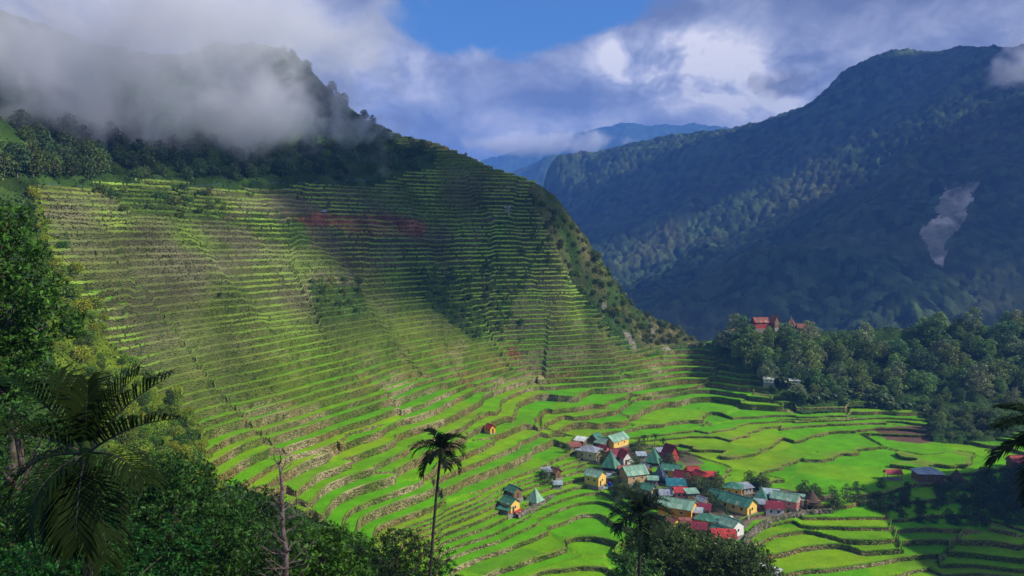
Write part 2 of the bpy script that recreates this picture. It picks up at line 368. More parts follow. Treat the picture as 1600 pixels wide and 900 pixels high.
# ---------------------------------------------------------------- colours of the land (albedo)
def poly_soft(u, v, poly, w, x, y, seed):
    uu = u + w * 2.2 * fbm(x, y, 22, 4, seed, 0.6); vv = v + w * 1.2 * fbm(x, y, 22, 4, seed + 3, 0.6)
    return in_poly(uu, vv, poly).astype(float)
def land_colors(x, y, h, u, v, L, off, kindw):
    """kindw 0 tread, 1 wall, 2 natural"""
    n = len(x); sx = 0.5 * x + 0.87 * y; sz = h * 2.4 - 0.2 * x
    up = np.clip((h + 62) / 45 + 0.9 * fbm(sx, sz, 50, 4, 61), 0, 1)          
    up = up * (1 - 0.55 * np.clip((420 - u) / 300, 0, 1) * np.clip((v - 290) / 120, 0, 1))
    r1 = _hash(np.floor(L) * 7.0, np.floor(off * 40 + 0.5), 71)
    fr = L - np.floor(L)
    if kindw == 0:
        base = np.array([0.095, 0.32, 0.004])[None] * np.ones((n, 1))
        yel = np.array([0.20, 0.34, 0.008]); dk = np.array([0.045, 0.17, 0.008])
        t = np.clip(r1 * 1.5 - 0.6 + 0.8 * fbm(x, y, 60, 3, 63), 0, 1)[:, None]; base = base * (1 - t) + yel * t
        t = np.clip(1.5 * fbm(x, y, 30, 3, 64) - 0.1, 0, 1)[:, None] * 0.6; base = base * (1 - t) + dk * t; r2 = _hash(np.floor(L) * 3.0, np.floor(sx / 26), 72); t = (np.clip(r2 * 6 - 5.2, 0, 1) * 0.55)[:, None]; base = base * (1 - t) + np.array([0.17, 0.20, 0.03]) * t; t = (np.clip(0.9 - r2 * 6, 0, 1) * 0.5)[:, None]; base = base * (1 - t) + np.array([0.05, 0.20, 0.015]) * t
        upc = np.array([0.13, 0.23, 0.020]); t = (up * 0.85)[:, None]; base = base * (1 - t) + upc * t
        fallow = np.clip(3.5 * (fbm(sx, sz, 26, 3, 65) - 0.22 + 0.15 * up), 0, 1)[:, None] * up[:, None]
        base = base * (1 - fallow) + np.array([0.13, 0.105, 0.05]) * fallow
        rim = np.clip((0.13 + 0.10 * fbm(x, y, 5, 2, 66) - fr) / 0.05, 0, 1)[:, None]      # grassy dike at the outer lip
        base = base * (1 - 0.55 * rim) + np.array([0.20, 0.19, 0.04]) * 0.55 * rim
    elif kindw == 1:
        tan = np.array([0.38, 0.31, 0.18]); brown = np.array([0.24, 0.18, 0.06]); green = np.array([0.115, 0.165, 0.020]); dark = np.array([0.055, 0.060, 0.035])
        t = np.clip(0.5 + 2.0 * fbm(sx, sz, 20, 4, 67), 0, 1)[:, None]; base = tan * t + brown * (1 - t)
        t = np.clip(0.28 + 0.75 * np.clip((h + 72) / 30, 0, 1) + 2.2 * fbm(sx, sz, 14, 3, 68), 0, 1)[:, None]; t = np.maximum(t, 0.8 * np.clip((h[:, None] + 68) / 18, 0, 1)); base = base * (1 - t) + green * t
        t = np.clip(up * 1.2, 0, 0.92)[:, None]; gr = np.clip(0.4 + 2.2 * fbm(sx, sz, 35, 4, 98), 0, 1)[:, None]; dk2 = np.array([0.120, 0.105, 0.068]) * (1 - gr) + np.array([0.095, 0.140, 0.026]) * gr; base = base * (1 - t) + (dk2 * (1 + 1.2 * np.clip(fbm(sx, sz, 30, 3, 69), -.4, 1)[:, None])) * t
        # the flat valley floor has low muddy dikes
        t = np.clip((-(h) - 88) / 3, 0, 1)[:, None] * (h[:, None] > -98.5); base = base * (1 - 0.5 * t) + np.array([0.20, 0.19, 0.05]) * 0.5 * t
    else:
        c, rid = canopy(x, y, 7.5, 3); 
        base = np.array([0.030, 0.062, 0.013]) * (0.65 + 0.9 * rid[:, None]) + np.array([0.02, 0.012, 0.0]) * np.clip(fbm(x, y, 30, 3, 75), 0, 1)[:, None]
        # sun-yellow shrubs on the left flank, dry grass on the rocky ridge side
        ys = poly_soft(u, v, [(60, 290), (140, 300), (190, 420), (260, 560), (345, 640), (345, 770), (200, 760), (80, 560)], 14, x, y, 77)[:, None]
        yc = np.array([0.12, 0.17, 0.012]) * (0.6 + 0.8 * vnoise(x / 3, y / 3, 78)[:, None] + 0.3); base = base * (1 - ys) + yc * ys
        rk = (in_poly(u, v, FOREST['ridge']).astype(float) * np.clip(3 * fbm(x, y, 22, 4, 79) + 0.35, 0, 1))[:, None]
        base = base * (1 - rk) + np.array([0.13, 0.12, 0.05]) * rk
        cl = (in_poly(u, v, [(955, 440), (1100, 560), (985, 545), (940, 480)]).astype(float) * np.clip(6 * fbm(x, y, 9, 4, 80) - 2.0, 0, 1))[:, None]
        base = base * (1 - cl) + np.array([0.30, 0.26, 0.22]) * cl
    # landslips and bare soil
    red = poly_soft(u, v, [(450, 335), (600, 337), (665, 345), (662, 372), (560, 366), (450, 352)], 7, x, y, 81)[:, None]
    rc = np.array([0.25, 0.085, 0.06]) * (0.6 + 1.3 * np.clip(fbm(x, y, 7, 4, 82) + 0.3, 0, 1)[:, None]); base = base * (1 - red) + rc * red
    soil = poly_soft(u, v, [(1365, 668), (1450, 665), (1462, 688), (1440, 694), (1385, 686)], 5, x, y, 83)[:, None]
    base = base * (1 - soil) + np.array([0.13, 0.075, 0.05]) * soil
    soil = poly_soft(u, v, [(790, 548), (815, 548), (820, 560), (795, 563)], 5, x, y, 84)[:, None]; base = base * (1 - soil) + np.array([0.25, 0.09, 0.05]) * soil
    # overgrown strips inside the terraces
    if kindw != 2:
        for pol, sd in OVERGROWN:
            g = poly_soft(u, v, pol, 12, x, y, sd)[:, None]
            base = base * (1 - g) + np.array([0.045, 0.085, 0.016]) * (1 + 0.7 * vnoise(x / 4, y / 4, 90)[:, None]) * g
        g = poly_soft(u, v, [(1150, 792), (1200, 785), (1262, 792), (1215, 806), (1180, 812), (1160, 832), (1140, 822)], 4, x, y, 99)[:, None]; base = base * (1 - g) + np.array([0.20, 0.145, 0.11]) * g
        # trodden ground between the village houses
        g = poly_soft(u, v, [(895, 690), (1060, 690), (1120, 745), (1290, 775), (1270, 800), (1190, 800), (1160, 830), (1110, 850), (1040, 820), (960, 760), (900, 735)], 9, x, y, 85)[:, None] * np.clip(0.75 + 2.5 * fbm(x, y, 12, 3, 97), 0, 1)[:, None]
        base = base * (1 - g) + (np.array([0.15, 0.12, 0.08]) * (0.8 + vnoise(x / 5, y / 5, 91)[:, None] * 0.8)) * g
    return np.clip(base, 0.004, 0.9)
OVERGROWN = [([(640, 425), (790, 420), (830, 440), (800, 480), (790, 520), (740, 530), (690, 490), (650, 455)], 86), ([(480, 440), (560, 440), (570, 495), (500, 500)], 87),
             ([(150, 300), (300, 298), (360, 320), (340, 345), (200, 335)], 88), ([(820, 310), (870, 380), (860, 420), (800, 430), (720, 420), (780, 330)], 89), ([(430, 330), (470, 350), (480, 390), (430, 380), (350, 350)], 92)]

# ---------------------------------------------------------------- cut the land into terraces
def build_land():
    na, nr = GX.shape
    idx = np.arange(na * nr).reshape(na, nr)
    q = np.stack([idx[:-1, :-1], idx[1:, :-1], idx[1:, 1:], idx[:-1, 1:]], -1).reshape(-1, 4)
    nt = nat_f.reshape(-1)
    isn = (nt[q] > 0.5).all(1)
    X = GX.reshape(-1); Y = GY.reshape(-1); hn = HN.reshape(-1); ht = HT.reshape(-1); lv = LV.reshape(-1); of = OFF.reshape(-1)
    # natural slopes
    qn = q[isn]; used, inv = np.unique(qn, return_inverse=True); inv = inv.reshape(qn.shape)
    vx, vy, vz = X[used], Y[used], hn[used]; u, v = proj(vx, vy, vz)
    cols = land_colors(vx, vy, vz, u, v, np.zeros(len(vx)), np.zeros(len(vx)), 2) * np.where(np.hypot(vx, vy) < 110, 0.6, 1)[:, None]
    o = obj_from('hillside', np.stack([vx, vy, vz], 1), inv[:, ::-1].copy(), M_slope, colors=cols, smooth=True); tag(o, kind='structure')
    # subsoil closing the gaps along the edge of the terraces
    edge = (~isn) & (nt[q] > 0.02).any(1)
    qe = q[edge]; used, inv = np.unique(qe, return_inverse=True); inv = inv.reshape(qe.shape)
    vx, vy, vz = X[used], Y[used], np.where(nt[used] > 0.5, hn[used] - 0.05, ht[used] - 1.2); u, v = proj(vx, vy, vz)
    cols = land_colors(vx, vy, vz, u, v, np.zeros(len(vx)), np.zeros(len(vx)), 2)
    o = obj_from('terrace_margin', np.stack([vx, vy, vz], 1), inv[:, ::-1].copy(), M_slope, colors=cols, smooth=True); tag(o, kind='structure')
    # terraces
    qt = q[~isn]
    tri = np.concatenate([qt[:, [0, 1, 2]], qt[:, [0, 2, 3]]])
    g = lv[tri]; order = np.argsort(g, 1); tri = np.take_along_axis(tri, order, 1); g = np.take_along_axis(g, order, 1)
    k0 = np.floor(g[:, 0]).astype(int); k1 = np.floor(g[:, 2]).astype(int); cnt = k1 - k0 + 1
    rep = np.repeat(np.arange(len(tri)), cnt); kk = np.arange(cnt.sum()) - np.repeat(np.cumsum(cnt) - cnt, cnt) + k0[rep]
    T = tri[rep]; gg = g[rep]
    V = np.stack([X, Y, of], 1)
    A, B, C = V[T[:, 0]], V[T[:, 1]], V[T[:, 2]]; ga, gb, gc = gg[:, 0], gg[:, 1], gg[:, 2]
    eps = 1e-9
    def pac(t): return A + (C - A) * ((t - ga) / np.maximum(gc - ga, eps))[:, None]
    def pabc(t):
        lo = t <= gb
        p1 = A + (B - A) * (np.clip((t - ga) / np.maximum(gb - ga, eps), 0, 1))[:, None]
        p2 = B + (C - B) * (np.clip((t - gb) / np.maximum(gc - gb, eps), 0, 1))[:, None]
        return np.where(lo[:, None], p1, p2)
    lo = np.maximum(kk, ga); hi = np.minimum(kk + 1, gc)
    P1, P2, P3, P4 = pac(lo), pabc(lo), pabc(hi), pac(hi)
    def flat(p, k): 
        return np.stack([p[:, 0], p[:, 1], unlev(k - p[:, 2])], 1)
    has_b = (gb > lo + 1e-6) & (gb < hi - 1e-6)
    tris = []; L_ = []; O_ = []
    def add(a, b, c, la, lb, lc, k, sel):
        a, b, c = a[sel], b[sel], c[sel]; k = k[sel]
        ar = np.abs((b[:, 0] - a[:, 0]) * (c[:, 1] - a[:, 1]) - (b[:, 1] - a[:, 1]) * (c[:, 0] - a[:, 0])); ok = ar > 1e-5
        a, b, c, k = a[ok], b[ok], c[ok], k[ok]
        sg = ((b[:, 0] - a[:, 0]) * (c[:, 1] - a[:, 1]) - (b[:, 1] - a[:, 1]) * (c[:, 0] - a[:, 0])) < 0
        la, lb, lc = la[sel][ok], lb[sel][ok], lc[sel][ok]
        b2 = np.where(sg[:, None], c, b); c2 = np.where(sg[:, None], b, c); lb2 = np.where(sg, lc, lb); lc2 = np.where(sg, lb, lc)
        tris.append(np.stack([flat(a, k), flat(b2, k), flat(c2, k)], 1)); L_.append(np.stack([la, lb2, lc2], 1)); O_.append(np.stack([a[:, 2], b2[:, 2], c2[:, 2]], 1))
    allm = np.ones(len(kk), bool)
    add(P1, P2, P3, lo, lo, hi, kk, allm); add(P1, P3, P4, lo, hi, hi, kk, allm); add(P2, B, P3, lo, gb, hi, kk, has_b)
    tr = np.concatenate(tris).reshape(-1, 3); Lr = np.concatenate(L_).reshape(-1); Or = np.concatenate(O_).reshape(-1)
    Lr2 = np.floor(np.repeat(np.concatenate([l.mean(1) for l in L_]), 3)) + np.clip(Lr - np.floor(np.repeat(np.concatenate([l.mean(1) for l in L_]), 3)), 0, 0.999)
    u, v = proj(tr[:, 0], tr[:, 1], tr[:, 2])
    cols = land_colors(tr[:, 0], tr[:, 1], tr[:, 2], u, v, Lr2, Or, 0)
    t3 = tr.reshape(-1, 3, 3); nn = np.cross(t3[:, 1] - t3[:, 0], t3[:, 2] - t3[:, 0]); steep = (nn[:, 2] / (np.linalg.norm(nn, axis=1) + 1e-9)) < 0.93
    cw = land_colors(tr[:, 0], tr[:, 1], tr[:, 2], u, v, Lr2, Or, 1); ms = np.repeat(steep, 3)
    o = obj_from('terrace_end_walls', tr[ms], np.arange(ms.sum()).reshape(-1, 3), M_wall, colors=cw[ms]); tag(o, kind='structure')
    tr_all = tr; tr = tr[~ms]; cols = cols[~ms]
    o = obj_from('rice_terraces', tr, np.arange(len(tr)).reshape(-1, 3), M_rice, colors=cols); tag(o, kind='structure')
    # walls at every crossing k in (ga, gc)
    w = (kk > ga) & (kk <= gc)
    p = P1[w]; q_ = P2[w]; k = kk[w]
    # steadily leaning stone face: the foot stands out a little down slope
    ga_, gb_ = A[w], C[w]; dn = ga_[:, :2] - gb_[:, :2]; dn = dn / np.maximum(np.linalg.norm(dn, axis=1), 1e-6)[:, None]
    zt_p = unlev(k - p[:, 2]) + 0.10; zt_q = unlev(k - q_[:, 2]) + 0.10; zb_p = unlev(k - 1 - p[:, 2]) - 0.05; zb_q = unlev(k - 1 - q_[:, 2]) - 0.05
    W = np.stack([np.stack([p[:, 0], p[:, 1], zb_p], 1), np.stack([q_[:, 0], q_[:, 1], zb_q], 1), np.stack([q_[:, 0], q_[:, 1], zt_q], 1), np.stack([p[:, 0], p[:, 1], zt_p], 1)], 1)
    lipn = np.stack([W[:, 3], W[:, 2]], 1).copy()
    nrm = np.cross(W[:, 1] - W[:, 0], W[:, 3] - W[:, 0]); fl = (nrm[:, 0] * dn[:, 0] + nrm[:, 1] * dn[:, 1]) < 0
    W[fl] = W[fl][:, ::-1]
    Wv = W.reshape(-1, 3); u, v = proj(Wv[:, 0], Wv[:, 1], Wv[:, 2])
    cols = land_colors(Wv[:, 0], Wv[:, 1], Wv[:, 2], u, v, np.zeros(len(Wv)), np.zeros(len(Wv)), 1)
    o = obj_from('terrace_walls', Wv, np.arange(len(Wv)).reshape(-1, 4), M_wall, colors=cols); tag(o, kind='structure')
    # rice and grass standing along the lip of every wall: a low ragged hedge, two faces thick
    pp = lipn[:, 0]; qq = lipn[:, 1]; d3 = np.concatenate([dn, np.zeros((len(dn), 1))], 1)
    up_ = np.clip((pp[:, 2] + 62) / 45, 0, 1); hh = (0.25 + 0.45 * rng.random(len(pp))) * (0.5 + 0.5 * up_); zz = np.array([0, 0, 1.0])
    t0 = pp + d3 * 0.14 - zz * (0.25 + 0.25 * up_[:, None]) * (0.3 + rng.random((len(pp), 1))); t1 = qq + d3 * 0.14 - zz * (0.25 + 0.25 * up_[:, None]) * (0.3 + rng.random((len(pp), 1)))
    m0 = pp + zz * hh[:, None]; m1 = qq + zz * hh[:, None]; b0 = pp - d3 * 0.5 - zz * 0.1; b1 = qq - d3 * 0.5 - zz * 0.1
    keep = rng.random(len(pp)) < 0.93
    G = np.concatenate([np.stack([t0, t1, m1, m0], 1)[keep], np.stack([m0, m1, b1, b0], 1)[keep]])
    Gv = G.reshape(-1, 3); u, v = proj(Gv[:, 0], Gv[:, 1], Gv[:, 2]); gx, gy, gz = Gv.T
    upf = np.clip((gz + 62) / 45, 0, 1)[:, None]
    gc = np.array([0.10, 0.25, 0.012]) * (1 - upf) + np.array([0.23, 0.36, 0.05]) * upf
    dry = np.clip(2.0 * fbm(gx, gy, 13, 3, 95) + 0.25, 0, 1)[:, None]; gc = gc * (1 - 0.6 * dry) + np.array([0.20, 0.17, 0.05]) * 0.6 * dry
    lc = land_colors(gx, gy, gz, u, v, np.zeros(len(gx)), np.zeros(len(gx)), 1)
    bare = np.clip(2.5 * fbm(gx, gy, 30, 3, 96) + 0.1, 0, 0.85)[:, None]; gc = gc * (1 - bare) + lc * bare
    o = obj_from('terrace_grass', Gv, np.arange(len(Gv)).reshape(-1, 4), M_rice, colors=gc)
    tag(o, 'green grass and rice standing along the lips of the terrace walls', 'grass', kind='stuff')
    print('LAND', len(tr) // 3, len(W))
    return W, dn
WALLQ, WALLDN = build_land()
# ---------------------------------------------------------------- far mountains
def far_rbf(ctrl_px, extra):
    c = []
    for (u, v, D) in ctrl_px:
        d = pdir(u, v); t = D / d[1]; c.append((d[0] * t, D, d[2] * t))
    c = np.array(c + extra, float); global CS; s = CS; CS = 600.0
    W = _fit(c, 0.0005); CS = s
    return c, W
def mountain(name, ctrl_px, extra, az0, az1, daz, r0, r1, dr, cell, ch, amp, seed, colfn, mat):
    global CS
    c, W = far_rbf(ctrl_px, extra)
    az = np.radians(np.arange(az0, az1, daz)); rr = np.arange(r0, r1, dr); A, Rr = np.meshgrid(az, rr, indexing='ij')
    x = Rr * np.sin(A); y = Rr * np.cos(A); s = CS; CS = 600.0; h = rbf_eval(c, W, x, y); CS = s
    h = h + amp * fbm(x, y, amp * 6.5, 5, seed, 0.5, ridged=True) - amp * 0.2
    if name == 'mountain': h = h - 420 * np.clip((-0.001 - A) / 0.06, 0, 1) ** 0.8
    k, rid = canopy(x, y, cell, seed); k2, _ = canopy(x, y, cell * 0.45, seed + 3); h = h + (k + 0.35 * k2) * ch
    idx = np.arange(x.size).reshape(x.shape); q = np.stack([idx[:-1, :-1], idx[:-1, 1:], idx[1:, 1:], idx[1:, :-1]], -1).reshape(-1, 4)
    X, Y, Z = x.ravel(), y.ravel(), h.ravel(); u, v = proj(X, Y, Z)
    o = obj_from(name, np.stack([X, Y, Z], 1), q, mat, colors=colfn(X, Y, Z, u, v, rid.ravel()), smooth=True); tag(o, kind='structure')
    return o
M_far = land_mat('forest_slope', 0.010, 0.045, 0.75, 0.6, 8.0, 0.0)
def col_right(x, y, z, u, v, rid):
    b = np.array([0.036, 0.056, 0.020]) * (0.35 + 1.3 * rid[:, None])
    dry = np.clip(2.4 * fbm(x, y, 260, 4, 101) + 0.1, 0, 1)[:, None] * 0.5; b = b * (1 - dry) + np.array([0.10, 0.095, 0.04]) * dry
    uu = u + 22 * fbm(x, y, 120, 4, 102, 0.65); vv = v + 26 * fbm(x, y, 120, 4, 103, 0.65)
    rock = in_poly(uu, vv, [(1470, 312), (1500, 302), (1522, 290), (1538, 286), (1528, 305), (1508, 330), (1500, 352), (1478, 398), (1466, 400), (1452, 375), (1440, 350), (1445, 342), (1462, 340)])
    t = (rock * (0.55 + 0.45 * np.clip(0.4 + 3 * fbm(x, y, 40, 4, 104), -0.6, 1)))[:, None]; b = b * (1 - t) + np.array([0.62, 0.50, 0.38]) * t
    return b
def col_far(x, y, z, u, v, rid): return np.array([0.04, 0.07, 0.025]) * (0.7 + 0.6 * rid[:, None])
mountain('mountain',
    [(790, 330, 2900), (850, 298, 2900), (900, 278, 2850), (960, 255, 2800), (1040, 238, 2750), (1100, 224, 2700), (1170, 207, 2650), (1240, 195, 2600), (1285, 165, 2550), (1310, 128, 2520), (1340, 106, 2500), (1390, 86, 2500), (1440, 78, 2480), (1500, 72, 2450), (1570, 84, 2400), (1650, 90, 2350), (1800, 80, 2300),
     (900, 400, 2300), (1000, 380, 2150), (1100, 330, 2200), (1200, 300, 2150), (1300, 250, 2150), (1400, 200, 2150), (1000, 470, 1800), (1100, 430, 1750), (1200, 400, 1750), (1300, 330, 1850),
     (1560, 190, 1900), (1500, 245, 1780), (1420, 290, 1700), (1300, 365, 1560), (1200, 415, 1450), (1120, 470, 1380), (1700, 180, 1850), (1850, 170, 1850),
     (1600, 300, 1500), (1500, 380, 1380), (1400, 430, 1320), (1300, 470, 1260), (1200, 510, 1200), (1600, 420, 1280), (1700, 400, 1280), (1100, 560, 1200), (1500, 520, 1100), (1700, 540, 1100), (1300, 560, 1100)],
    [(0, 1300, -330), (200, 1100, -320), (-200, 1700, -330), (-100, 2400, -250), (0, 2900, -250), (-300, 3000, -300), (200, 3500, -100), (900, 3400, 100), (1500, 3300, 250), (1900, 2900, 250), (350, 950, -300), (700, 900, -260), (1000, 950, -230)],
    -8, 42, 0.07, 950, 3200, 5.2, 17, 12, 62, 211, col_right, M_far)
def ridge_line(name, px, D, depth, seed, amp):
    xs = []; 
    mountain(name, [(u, v, D) for (u, v) in px] + [(u, v + 130 * 0 + 170, D - depth) for (u, v) in px[::2]], [((px[0][0] - 800) / FPX * D * 1.2, D + depth, -200), ((px[-1][0] - 800) / FPX * D * 1.2, D + depth, -200)],
             math.degrees(math.atan((px[0][0] - 800) / FPX)), math.degrees(math.atan((px[-1][0] - 800) / FPX)), 0.09, D - depth, D + depth * 0.5, depth / 55, 50, 20, amp, seed, col_far, M_far)
ridge_line('distant_mountain', [(600, 330), (700, 310), (760, 296), (800, 285), (830, 268), (862, 250), (880, 243), (897, 252), (925, 254), (960, 250), (1000, 262), (1100, 300), (1250, 340)], 5000, 900, 301, 60)
ridge_line('distant_mountain', [(500, 330), (700, 300), (780, 268), (830, 272), (880, 256), (930, 226), (975, 212), (1030, 224), (1080, 216), (1130, 226), (1180, 226), (1250, 235), (1400, 260)], 7800, 1200, 401, 110)
# valley bottom that carries on to the horizon
gv = [(-9000, -3000, -420), (9000, -3000, -420), (9000, 10500, -420), (-9000, 10500, -420)]
o = obj_from('valley_ground', gv, [[0, 1, 2, 3]], M_far, colors=np.tile([0.04, 0.07, 0.025], (4, 1))); tag(o, kind='structure')
# ---------------------------------------------------------------- air: haze, mist on the peaks, shading clouds
def ico(name, sub, mat, loc, rad, lump=0.0, seed=0, parent=None):
    import bmesh
    bm = bmesh.new(); bmesh.ops.create_icosphere(bm, subdivisions=sub, radius=1.0)
    v = np.array([p.co[:] for p in bm.verts]); f = [[q.index for q in p.verts] for p in bm.faces]; bm.free()
    k = 1 + lump * (fbm(v[:, 0] * 3 + v[:, 2] * 2, v[:, 1] * 3 - v[:, 2], 1.0, 3, seed))
    v = v * k[:, None] * np.array(rad)
    o = obj_from(name, v, f, mat, parent=parent, smooth=True); o.location = loc
    return o
def vol_mat(name, color, density, aniso=0.2, noise=None):
    m = bpy.data.materials.new(name); m.use_nodes = True; nt = m.node_tree; nt.nodes.clear(); N = NT(nt)
    out = N.n('ShaderNodeOutputMaterial'); pv = N.n('ShaderNodeVolumePrincipled'); N.l(pv.outputs[0], out.inputs['Volume'])
    pv.inputs['Color'].default_value = (*color, 1); pv.inputs['Anisotropy'].default_value = aniso; pv.inputs['Density'].default_value = density
    if noise:
        tc = N.n('ShaderNodeTexCoord'); gen = tc.outputs['Object']; sc, thr, wid, rad = noise
        mp = N.n('ShaderNodeVectorMath', operation='DIVIDE'); N.l(gen, mp.inputs[0]); mp.inputs[1].default_value = rad
        ln = N.vmath('LENGTH', mp.outputs[0]).outputs['Value']
        fal = N.smooth(ln, 0.30, 1.0, 0.40, -0.75)
        n1 = N.noise(gen, sc, 6, 0.62, 0.6)
        d = N.math('ADD', N.math('MULTIPLY', N.math('SUBTRACT', n1, 0.5), 4.4), fal)
        N.l(N.math('MULTIPLY', N.smooth(d, thr, thr + wid), density), pv.inputs['Density'])
    return m
M_haze = vol_mat('haze_air', (0.13, 0.33, 0.88), 0.00016, 0.0)
hz = obj_from('haze', [(-9500, -3500, -421), (9500, -3500, -421), (9500, 11000, -421), (-9500, 11000, -421), (-9500, -3500, 1150), (9500, -3500, 1150), (9500, 11000, 1150), (-9500, 11000, 1150)],
              [[0, 3, 2, 1], [4, 5, 6, 7], [0, 1, 5, 4], [1, 2, 6, 5], [2, 3, 7, 6], [3, 0, 4, 7]], M_haze); tag(hz, kind='stuff')
def mist(u, v, D, rad, dens, sc, thr, wid, lab, seed=0):
    d = pdir(u, v); t = D / d[1]
    m = vol_mat('mist_air', (0.90, 0.90, 0.97), dens, 0.0, (sc, thr, wid, rad))
    o = ico('mist', 3, m, (d[0] * t, D, d[2] * t), rad, 0.12, seed)
    m.cycles.volume_step_rate = 0.28 if D < 1000 else 0.5
    tag(o, lab, 'mist', 'mist on the mountains', 'stuff'); return o
mist(180, 88, 385, (195, 115, 76), 0.034, 0.026, -0.05, 0.7, 'grey bank of mist hiding the peak above the terraces')
mist(395, 170, 430, (66, 40, 34), 0.05, 0.03, -0.15, 0.7, 'thinner mist veiling the dark summit left of the ridge', 2)
mist(560, 200, 450, (40, 22, 14), 0.03, 0.06, -0.1, 0.6, 'thin wisp of mist on the terraced ridge')
mist(1605, 110, 2050, (130, 130, 200), 0.014, 0.012, -0.12, 0.8, 'pale mist over the right end of the blue mountain')
mist(1225, 128, 2380, (170, 120, 75), 0.010, 0.010, -0.05, 0.6, 'bright cloud touching the shoulder of the blue mountain')
mist(850, 225, 4300, (620, 300, 95), 0.008, 0.006, -0.1, 0.6, 'bright mist lying in the gap between the two mountains', 7)
def cloud(x, y, z, rad, dens, lab, seed):
    m = vol_mat('cloud_mist', (0.95, 0.95, 1.0), dens, 0.3)
    o = ico('cloud', 4, m, (x, y, z), rad, 0.55, seed); tag(o, lab, 'cloud', 'clouds high over the valley', 'stuff'); return o
def over(px, py, pz, z=1270):
    t = (z - pz) / SUN_DIR.z
    return px + t * SUN_DIR.x, py + t * SUN_DIR.y, z
cloud(*over(0, 38, -15), (60, 45, 32), 0.010, 'thin unseen cloud added to shade the near slope', 6)  # added out of frame only to dim the sun on the foreground
cloud(*over(-80, 565, 105), (95, 70, 40), 0.035, 'unseen cloud added to keep the summit in shade', 5)  # shadow caster put outside the view so the sunlit peak turns dark
cloud(*over(-40, 455, 40), (120, 95, 45), 0.024, 'grey cloud over the terraced slope', 3)
for i, (x, y, z, rx, ry) in enumerate([(380, 1500, -100, 430, 330), (1050, 1700, 50, 480, 380), (1100, 2350, 400, 260, 230), (250, 2450, 50, 380, 300), (1000, 1230, -150, 360, 150)]):
    cloud(*over(x, y, z, 1330), (rx, ry, 70), 0.02, 'grey cloud over the far mountain', 10 + i)
# ---------------------------------------------------------------- plants
def leaf_mat(name, trans=0.25, var=0.35, rough=0.55, spec=0.25):
    m, N, b = new_mat(name); b.inputs['Roughness'].default_value = rough; b.inputs['Specular IOR Level'].default_value = spec
    at = N.n('ShaderNodeAttribute', attribute_name='col'); oi = N.n('ShaderNodeObjectInfo')
    f = N.math('ADD', N.math('MULTIPLY', oi.outputs['Random'], var * 2), 1 - var)
    sc = N.vmath('SCALE', at.outputs['Color']); N.l(f, sc.inputs[3])
    hs = N.n('ShaderNodeHueSaturation'); N.l(sc.outputs[0], hs.inputs['Color'])
    N.l(N.math('ADD', N.math('MULTIPLY', N.math('FRACT', N.math('MULTIPLY', oi.outputs['Random'], 7.3)), 0.06), 0.47), hs.inputs['Hue'])
    N.l(hs.outputs[0], b.inputs['Base Color'])
    tr = N.n('ShaderNodeBsdfTranslucent'); N.l(hs.outputs[0], tr.inputs['Color']); mx = N.n('ShaderNodeMixShader'); mx.inputs[0].default_value = trans
    out = [n for n in m.node_tree.nodes if n.type == 'OUTPUT_MATERIAL'][0]
    N.l(b.outputs[0], mx.inputs[1]); N.l(tr.outputs[0], mx.inputs[2]); N.l(mx.outputs[0], out.inputs['Surface'])
    return m
M_leaf = leaf_mat('foliage'); M_leaf_near = leaf_mat('glossy_foliage', 0.25, 0.15, 0.45, 0.22); M_palm = leaf_mat('palm_foliage', 0.15, 0.1, 0.6, 0.07)
def bark_mat(name, c1, c2, sc):
    m, N, b = new_mat(name); P = N.n('ShaderNodeTexCoord').outputs['Object']
    n = N.noise(P, sc, 6, 0.7); N.l(N.mix(N.smooth(n, 0.35, 0.65), (*c1, 1), (*c2, 1)), b.inputs['Base Color'])
    bp = N.n('ShaderNodeBump'); bp.inputs['Strength'].default_value = 0.8; bp.inputs['Distance'].default_value = 0.05; N.l(n, bp.inputs['Height']); N.l(bp.outputs[0], b.inputs['Normal']); return m
M_bark = bark_mat('bark', (0.10, 0.075, 0.05), (0.22, 0.18, 0.13), 3)
M_deadbark = bark_mat('dead_bark', (0.09, 0.06, 0.045), (0.36, 0.27, 0.23), 5)
M_palmbark = bark_mat('palm_bark', (0.05, 0.05, 0.035), (0.12, 0.11, 0.09), 8)

def tube(pts, rad, n=7):
    """vertices and quads of a tapered tube along pts"""
    pts = np.array(pts, float); V = []; F = []
    for i, p in enumerate(pts):
        t = pts[min(i + 1, len(pts) - 1)] - pts[max(i - 1, 0)]; t = t / (np.linalg.norm(t) + 1e-9)
        a = np.cross(t, (0.31, 0.95, 0.05)); a = a / (np.linalg.norm(a) + 1e-9); b = np.cross(t, a)
        for k in range(n):
            th = 2 * math.pi * k / n; V.append(p + rad[i] * (math.cos(th) * a + math.sin(th) * b))
    for i in range(len(pts) - 1):
        for k in range(n):
            F.append([i * n + k, i * n + (k + 1) % n, (i + 1) * n + (k + 1) % n, (i + 1) * n + k])
    F.append(list(range((len(pts) - 1) * n, len(pts) * n)))
    return V, F
def join(parts):
    V = []; F = []
    for v, f in parts:
        o = len(V); V += list(v); F += [[i + o for i in q] for q in f]
    return np.array(V), F
